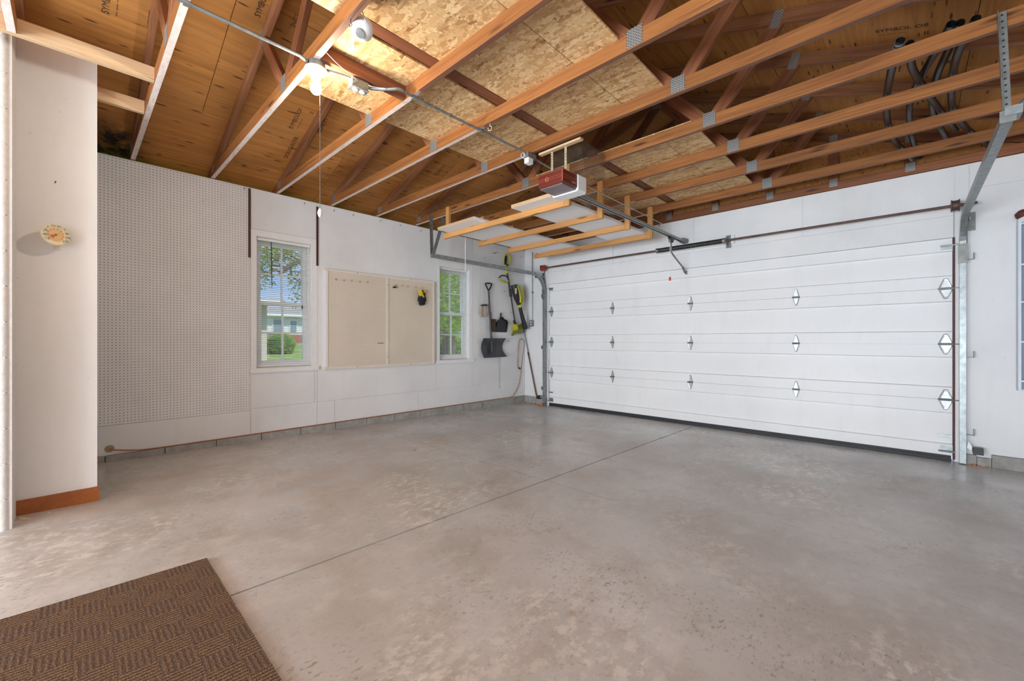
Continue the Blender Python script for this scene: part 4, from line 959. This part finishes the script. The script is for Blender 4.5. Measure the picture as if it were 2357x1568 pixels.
m.prism(P,(.05,0,0)); m.build('guard',plain('olive_guard_plastic',(.20,.19,.035),.5,var=.2),t)
MB().tube([LW(1191,753,X+.03),LW(1196,742,X+.05)],.006,6).build('edge_wire',M['galv'],t)
# leaf blower
t=thing('leaf_blower',LW(1207,757,.05),'black and yellow leaf blower hung nose down in the corner','leaf blower')
X=.165
MB().tube([LW(1183,656,X),LW(1186,670,X),LW(1190,686,X),LW(1195,702,X)],[.062,.066,.055,.036],14).build('body',M['black'],t,True)
MB().tube([LW(1195,701,X),LW(1197,707,X)],[.04,.038],14).build('collar',M['yellow'],t,True)
MB().tube([LW(1196.5,706,X),LW(1201,725,X),LW(1206,743,X),LW(1209.5,757,X)],[.034,.034,.04,.043],14).build('nozzle',M['black'],t,True)
H=[LW(*q,X+.01) for q in ((1190,657),(1196,660),(1201,670),(1204,682),(1203,690),(1199,698),(1196,702))]
MB().tube(spline(H,4),.019,10).build('handle',M['yellow'],t,True)
H=[LW(*q,X+.05) for q in ((1189,657),(1193,668),(1197,683),(1198,697))]
MB().tube(spline(H,4),.017,10).build('shell_stripe',M['yellow'],t,True)
p=LW(1187.5,670,X+.062); MB().box(p.x,p.y-.02,p.z-.05,p.x+.004,p.y+.015,p.z+.05).build('label_plate',M['cream'],t)
# leaning pole
a=atY(1204,752,D-.04); b=atY(1234.5,911,D-.05); c=a.lerp(b,.4)
t=thing('leaning_pole',b,'grey and brown pole leaning in the corner on the block curb','pole')
MB().tube([a,c],.012,10).build('grey_section',M['galv'],t,True); MB().tube([c,b],.0125,10).build('brown_section',M['brownpole'],t,True); MB().tube([c-(b-a)*.02,c+(b-a)*.02],.0145,10).build('joint',M['black'],t,True)
b.z=.129
# extension cord: along the curb, up the wall in a loop
q=[(.02,.225,.188),(.03,.26,.175),(.022,.36,.152),(.018,.5,.137)]+[(.016,y,.1345) for y in (.9,1.5,2.2,3.0,3.8,4.6,5.0)]
tail=[LW(*p,.02) for p in ((1176,914),(1184,906),(1191,893),(1195.5,880),(1198,862),(1200,845),(1203,820),(1206,795),(1205,784),(1200.5,780),(1195.5,784),(1193,800),(1191.5,825),(1191.5,842),(1194,847))]
t=thing('extension_cord',(.02,2.5,.135),'long orange red extension cord along the curb looped up in the corner','extension cord')
MB().tube(spline([Vector(p) for p in q]+tail,5),.0055,6).build('cord',M['cord'],t,True)
p=tail[-1]; MB().tube([p,p+Vector((0,.035,-.015))],[.013,.016],8).build('socket_end',M['black'],t,True)
MB().lathe([(0,0),(.03,0),(.032,.004),(.02,.006),(0,.004)],(0,.225,.188),(1,0,0),14).build('wall_grommet',plain('tan_grommet',(.4,.3,.16),.7),t)
# white chain hanging before the far window
p=atX(1071,550,.845); q=atX(1071,624,.845)
m=MB(); z=2.529; i=0
while z>q.z:
    y=p.y; u=Vector((0,1,0)) if i%2 else Vector((1,0,0)); m.tube([Vector((.845,y,z))+u*(.006*math.cos(a))+Vector((0,0,.013*math.sin(a))) for a in [R(45*k) for k in range(8)]],.0018,4,True); z-=.021; i+=1
tag(m.build('plastic_chain',M['white_pl']),'white link chain hanging in front of the window by the tools','chain')

# ================================================================== THERMOMETER
c=Vector((1.285,-.075,1.812)); n=Vector((.90,.40,.06)).normalized(); rad=.0675
t=thing('thermometer',(1.2,-.07,1.78),'round cream dial thermometer with a red needle on the pillar','thermometer')
MB().lathe([(0,-.012),(rad*.9,-.012),(rad,-.004),(rad,.004),(rad*.93,.008),(rad*.66,.008),(rad*.63,.003),(0,.003)],c,n,36).build('bezel',M['cream'],t,True)
MB().lathe([(0,.0034),(rad*.62,.0034),(rad*.62,.0036),(0,.0036)],c,n,30).build('dial',M['amber'],t)
u=Vector((0,0,1)).cross(n).normalized(); v=n.cross(u)      # u to the right as seen, v up
def dial_pt(ang,r,h=.0045): return c+n*h+(u*math.sin(ang)+v*math.cos(ang))*r
m=MB()
for i,tx in enumerate(['-60','-40','-20','0','20','40','60','80','100','120']):
    a=R(-128+i*28.5)
    cu=bpy.data.curves.new('num','FONT'); cu.body=tx; cu.size=.0175; cu.align_x='CENTER'; cu.align_y='CENTER'; cu.offset=.0004; o=bpy.data.objects.new('tmp',cu); COL.objects.link(o); bpy.context.view_layer.update()
    me=bpy.data.meshes.new_from_object(o.evaluated_get(bpy.context.evaluated_depsgraph_get())); bpy.data.objects.remove(o)
    q=bpy.data.objects.new('number',me); COL.objects.link(q); me.materials.append(M['inkgreen']); mt=Matrix((u,v,n)).transposed().to_4x4(); mt.translation=dial_pt(a,rad*.8,.0088); q.matrix_basis=mt; adopt(q,t)
    MB().bar(dial_pt(a+R(14),rad*.7,.0085),dial_pt(a+R(14),rad*.9,.0085),.0016,.001,up=n).build('tick',M['inkgreen'],t)
    MB().bar(dial_pt(a,rad*.46,.0042),dial_pt(a,rad*.55,.0042),.003,.001,up=n).build('dial_mark',M['brownpole'],t)
MB().prism([dial_pt(R(54),rad*.52,.006),dial_pt(R(54+175),rad*.1,.006),dial_pt(R(54+155),rad*.38,.006),dial_pt(R(54+205),rad*.38,.006),dial_pt(R(54+188),rad*.1,.006)],n*.0015).build('needle',M['redpl'],t)
MB().lathe([(0,0),(rad*.09,0),(rad*.07,.004),(0,.005)],c+n*.0045,n,12).build('hub',M['galvdark'],t)
MB().bar((1.2,-.07,1.775),c-n*.01+Vector((0,0,-.02)),.014,.004).box(1.2,-.085,1.73,1.204,-.055,1.80).build('mount',M['cream'],t)
p=atX(127,421,1.2); tag(MB().tube([(1.196,p.y,p.z),(1.216,p.y,p.z),(1.222,p.y+.004,p.z+.006)],.003,6).build('wall_nail',M['brownpole']),'rusty bent nail in the pillar above the thermometer','nail')

# ================================================================== SHELF ON THE FRONT WALL
t=thing('wall_shelf',(6.0,D-.06,.71),'blue grey wall shelf unit with open compartments beside the door','shelf')
xa,xb,za,zb=5.838,6.14,.712,2.175; ya=D-.10
MB().box(xa,D-.012,za+.01,xb,D-.002,zb-.01).build('back',M['bluegrey'],t)
MB().box(xa,ya,za,xa+.018,D-.012,zb).build('side',M['bluewhite'],t); MB().box(xb-.018,ya,za,xb,D-.012,zb).build('side',M['bluewhite'],t)
MB().prism([(xa,ya,zb),(xb,ya,zb),(xb,ya,zb+.03),((xa+xb)/2,ya,zb+.11),(xa,ya,zb+.03)],(0,.088,0)).build('crown',M['bluewhite'],t)
for z in (.79,1.13,1.475,1.80,2.155): MB().box(xa+.018,ya,z,xb-.018,D-.012,z+.016).build('shelf_board',M['bluewhite'],t)
p=atY(2353,492,D-.06)
tag(MB().lathe([(0,0),(.03,0),(.045,.02),(.05,.05),(.03,.075),(.012,.085),(0,.086)],(5.872,D-.055,zb+.031),n=14).build('carved_ornament',M['redstrip'],None,True),'dark brown ornament standing on the blue shelf unit','ornament')

# ================================================================== CARPET MAT
y1=.458; x0=2.645
def mp_(x,y,h): return Vector((x,y,fz(y)+h))
t=thing('carpet_mat',mp_(3.4,-.3,0),'brown basket-weave carpet mat with a pale cut edge on the floor','mat')
def slabm(x0,x1,ya,yb,h0,h1):
    m=MB(); P=[(x0,ya),(x1,ya),(x1,yb),(x0,yb)]; m.v=[mp_(x,y,h0) for x,y in P]+[mp_(x,y,h1) for x,y in P]; m.f=[(0,3,2,1),(4,5,6,7),(0,1,5,4),(1,2,6,5),(2,3,7,6),(3,0,4,7)]; return m
slabm(x0,4.45,-1.15,y1,.001,.004).build('backing',M['trimwhite'],t); slabm(x0+.002,4.448,-1.148,y1-.004,.004,.0115).build('pile',M['carpet'],t)

for i,(cx,cy,L,wd,a) in enumerate(((1.30,-.20,.10,.028,.5),(1.36,-.23,.05,.02,.9),(1.27,-.10,.03,.012,.2))):
    pts=[]
    for k in range(9):
        t_=k/9*2*math.pi; r_=1+.3*math.sin(3*t_+i); u_=L/2*r_*math.cos(t_); v_=wd/2*r_*math.sin(t_); x_=cx+u_*math.cos(a)-v_*math.sin(a); y_=cy+u_*math.sin(a)+v_*math.cos(a); pts.append((x_,y_,fz(y_)+.0003))
    tag(MB().prism(pts,(0,0,.0015)).build('paint_flake',M['cream']),'peeled cream paint flake on the floor by the pillar baseboard','debris','paint flakes by the pillar')

# ================================================================== OUTSIDE THE WINDOWS
def gz(x): return max(0.,min(.9,.9*(-2-x)/28))-.05
tag(MB().prism([(-.17,-25,-.3),(-.17,-25,gz(0)),(-2,-25,gz(-2)),(-30,-25,gz(-30)),(-90,-25,gz(-90)),(-90,-25,-.3)],(0,110,0)).build('ground_lawn',M['grass']),'sunlit lawn beyond the windows','lawn',kind='structure')
def foliage(cs,n,size,name,mat,par,seed=1):
    rnd=random.Random(seed); m=MB()
    for (c,r) in cs:
        c=Vector(c)
        for i in range(n):
            d=Vector((rnd.gauss(0,1),rnd.gauss(0,1),rnd.gauss(0,1))).normalized()*r*(rnd.random()**.45); p=c+d
            a=Vector((rnd.gauss(0,1),rnd.gauss(0,1),rnd.gauss(0,.6))).normalized(); b=a.orthogonal().normalized(); s=size*(.6+.8*rnd.random())
            m.quad(p-a*s,p+b*s*.5,p+a*s,p-b*s*.5)
    o=m.build(name,mat,par); o['kind']='stuff'; return o
def blob(name,c,r,h,mat,par,lab=None):
    pass
# pale sparse tree seen by the window beside the tall pegboard
def P(px,py,d): return atD(px,py,d)
base=P(735,700,11); base.z=gz(base.x)
t=thing('budding_tree',base,'sparse budding tree beyond the window next to the tall pegboard','tree')
MB().tube([base,base+Vector((0,0,1.6)),P(700,598,10.6)],[.16,.14,.08],8).build('trunk',M['bark'],t,True)
br=[[(712,596),(690,602),(668,612),(650,628),(640,632)],[(690,602),(672,590),(650,580),(630,566)],[(668,612),(672,635),(690,650)],[(660,618),(640,612),(618,612)],[(720,590),(700,572),(680,556)],[(650,628),(632,622),(612,636)],[(640,600),(622,590),(604,580)]]
for k,b in enumerate(br):
    pts=spline([P(x,y,10.6-.15*i-.1*k) for i,(x,y) in enumerate(b)],3); n=len(pts); MB().tube(pts,[.075*(1-.8*i/n)*(1 if k==0 else .5) for i in range(n)],6).build('branch',M['bark'],t,True)
rnd=random.Random(4); cs=[]
for (x,y,r) in ((605,575,.55),(625,568,.6),(645,565,.5),(612,600,.45),(603,615,.35),(640,590,.35),(690,575,.4),(700,590,.4),(665,580,.35),(605,645,.3),(690,660,.28),(684,640,.22),(695,690,.3),(618,590,.4),(676,606,.3)): cs.append((P(x,y,10.2),r))
foliage(cs,150,.03,'leaves',M['leaf2'],t,3)
foliage([(P(600,565,10.4),.6),(P(618,575,10.4),.6),(P(640,562,10.4),.4)],330,.036,'leaves',M['leaf'],t,9)
# dense tree seen by the window beside the tools
base=P(1033,790,13); base.z=gz(base.x)
t=thing('leafy_tree',base,'dense green leafy tree with thick limbs beyond the window by the tools','tree')
MB().tube([base,P(1033,760,13),P(1034,738,13),P(1030,715,12.8)],[.24,.2,.17,.15],8).build('trunk',M['bark'],t,True)
for k,b in enumerate([[(1030,715),(1018,690),(1010,672)],[(1020,690),(1040,668),(1058,655),(1075,642)],[(1034,655),(1050,642),(1066,628)],[(1030,740),(1022,755),(1014,770)],[(1034,738),(1048,715),(1064,700)]]):
    MB().tube(spline([P(x,y,12.4-.2*i) for i,(x,y) in enumerate(b)],3),.13 if k<3 else .08,7).build('branch',M['bark'],t,True)
cs=[(P(rnd.uniform(1000,1085),rnd.uniform(605,728),rnd.uniform(11.2,15)),.75) for i in range(75)]
foliage(cs,190,.055,'leaves',M['leaf'],t,11)
# bushes
def bush(px,py,d,r,lb,mat,seed):
    c=P(px,py,d); GZ=gz(c.x); c.z=GZ+r*.55
    t=thing('garden_bush',(c.x,c.y,GZ),lb,'bush')
    m=MB().lathe([(0,-r*.55),(r*.8,-r*.5),(r*.95,0),(r*.8,r*.5),(r*.4,r*.75),(0,r*.8)],c,n=12); m.build('core',M['leafdark'],t,True)
    foliage([(c,r*1.02)],2600,.05,'leaves',mat,t,seed)
bush(1026,800,22,.8,'round green bush on the lawn beyond the window by the tools',M['leaf'],21)
bush(1056,800,24,.65,'smaller green bush beside the round one on the lawn',M['leaf'],22)
bush(645,795,21,.7,'green bush on the lawn beside the grey garden box',M['leaf'],23)
c=P(622,795,22); GZ=gz(c.x); tag(MB().box(c.x-.8,c.y-.7,GZ,c.x+.3,c.y+.7,GZ+1.0).box(c.x-.85,c.y-.75,GZ+1.0,c.x+.35,c.y+.75,GZ+1.06).build('garden_box',M['roofgrey']),'dark grey garden storage box on the lawn','box')
# houses
def house(name,x,y0,y1,h,deep,wall,lb,wins,lower=None,rise=1.0):
    GZ=gz(x)
    t=thing(name,(x-deep/2,(y0+y1)/2,GZ),lb,'house')
    MB().box(x-deep,y0,GZ,x,y1,GZ+h).build('wall',M[wall],t)
    if lower: MB().box(x,y0+.05,GZ,x+.08,y1-.05,GZ+lower[0]).build('brick_base',M[lower[1]],t)
    MB().prism([(x-deep-.4,y0-.4,GZ+h),(x+.5,y0-.4,GZ+h),(x+.5,y0-.4,GZ+h+.12),(x-deep/2,y0-.4,GZ+h+rise),(x-deep-.4,y0-.4,GZ+h+.12)],(0,y1-y0+.8,0)).build('roof',M['roofgrey'],t)
    MB().box(x+.42,y0-.4,GZ+h-.1,x+.52,y1+.4,GZ+h+.1).build('gutter',M['vinyl'],t)
    for (a,b,c,d) in wins:
        f=MB().box(x+.0,a-.08,c-.08,x+.05,b+.08,d+.08).build('window',M['vinyl'],t); MB().box(x+.05,a,c,x+.07,b,d).build('pane',M['farglass'],f)
    return t
xh=-36.
def YH(px): r=ray(px,782); return r.y*((xh-CAM.x)/r.x)
house('ranch_house',xh,YH(612),YH(745),2.5,7,'siding','pale single storey house with dark windows across the lawn',[(YH(629),YH(648),1.75,2.95),(YH(668),YH(682),1.85,2.9),(YH(712),YH(725),1.85,2.9)],(.75,'redbrick'))
xh=-11.5
t=house('brick_house',xh,YH(596)-6.,YH(614.5),2.2,5,'brick','pink brick house corner close to the lawn edge',[],None,.35)
xh=-26.
house('red_brick_house',xh,YH(985),YH(1100),2.1,7,'redbrick','low red brick house behind the round bush',[(YH(1050),YH(1062),1.5,2.3)])
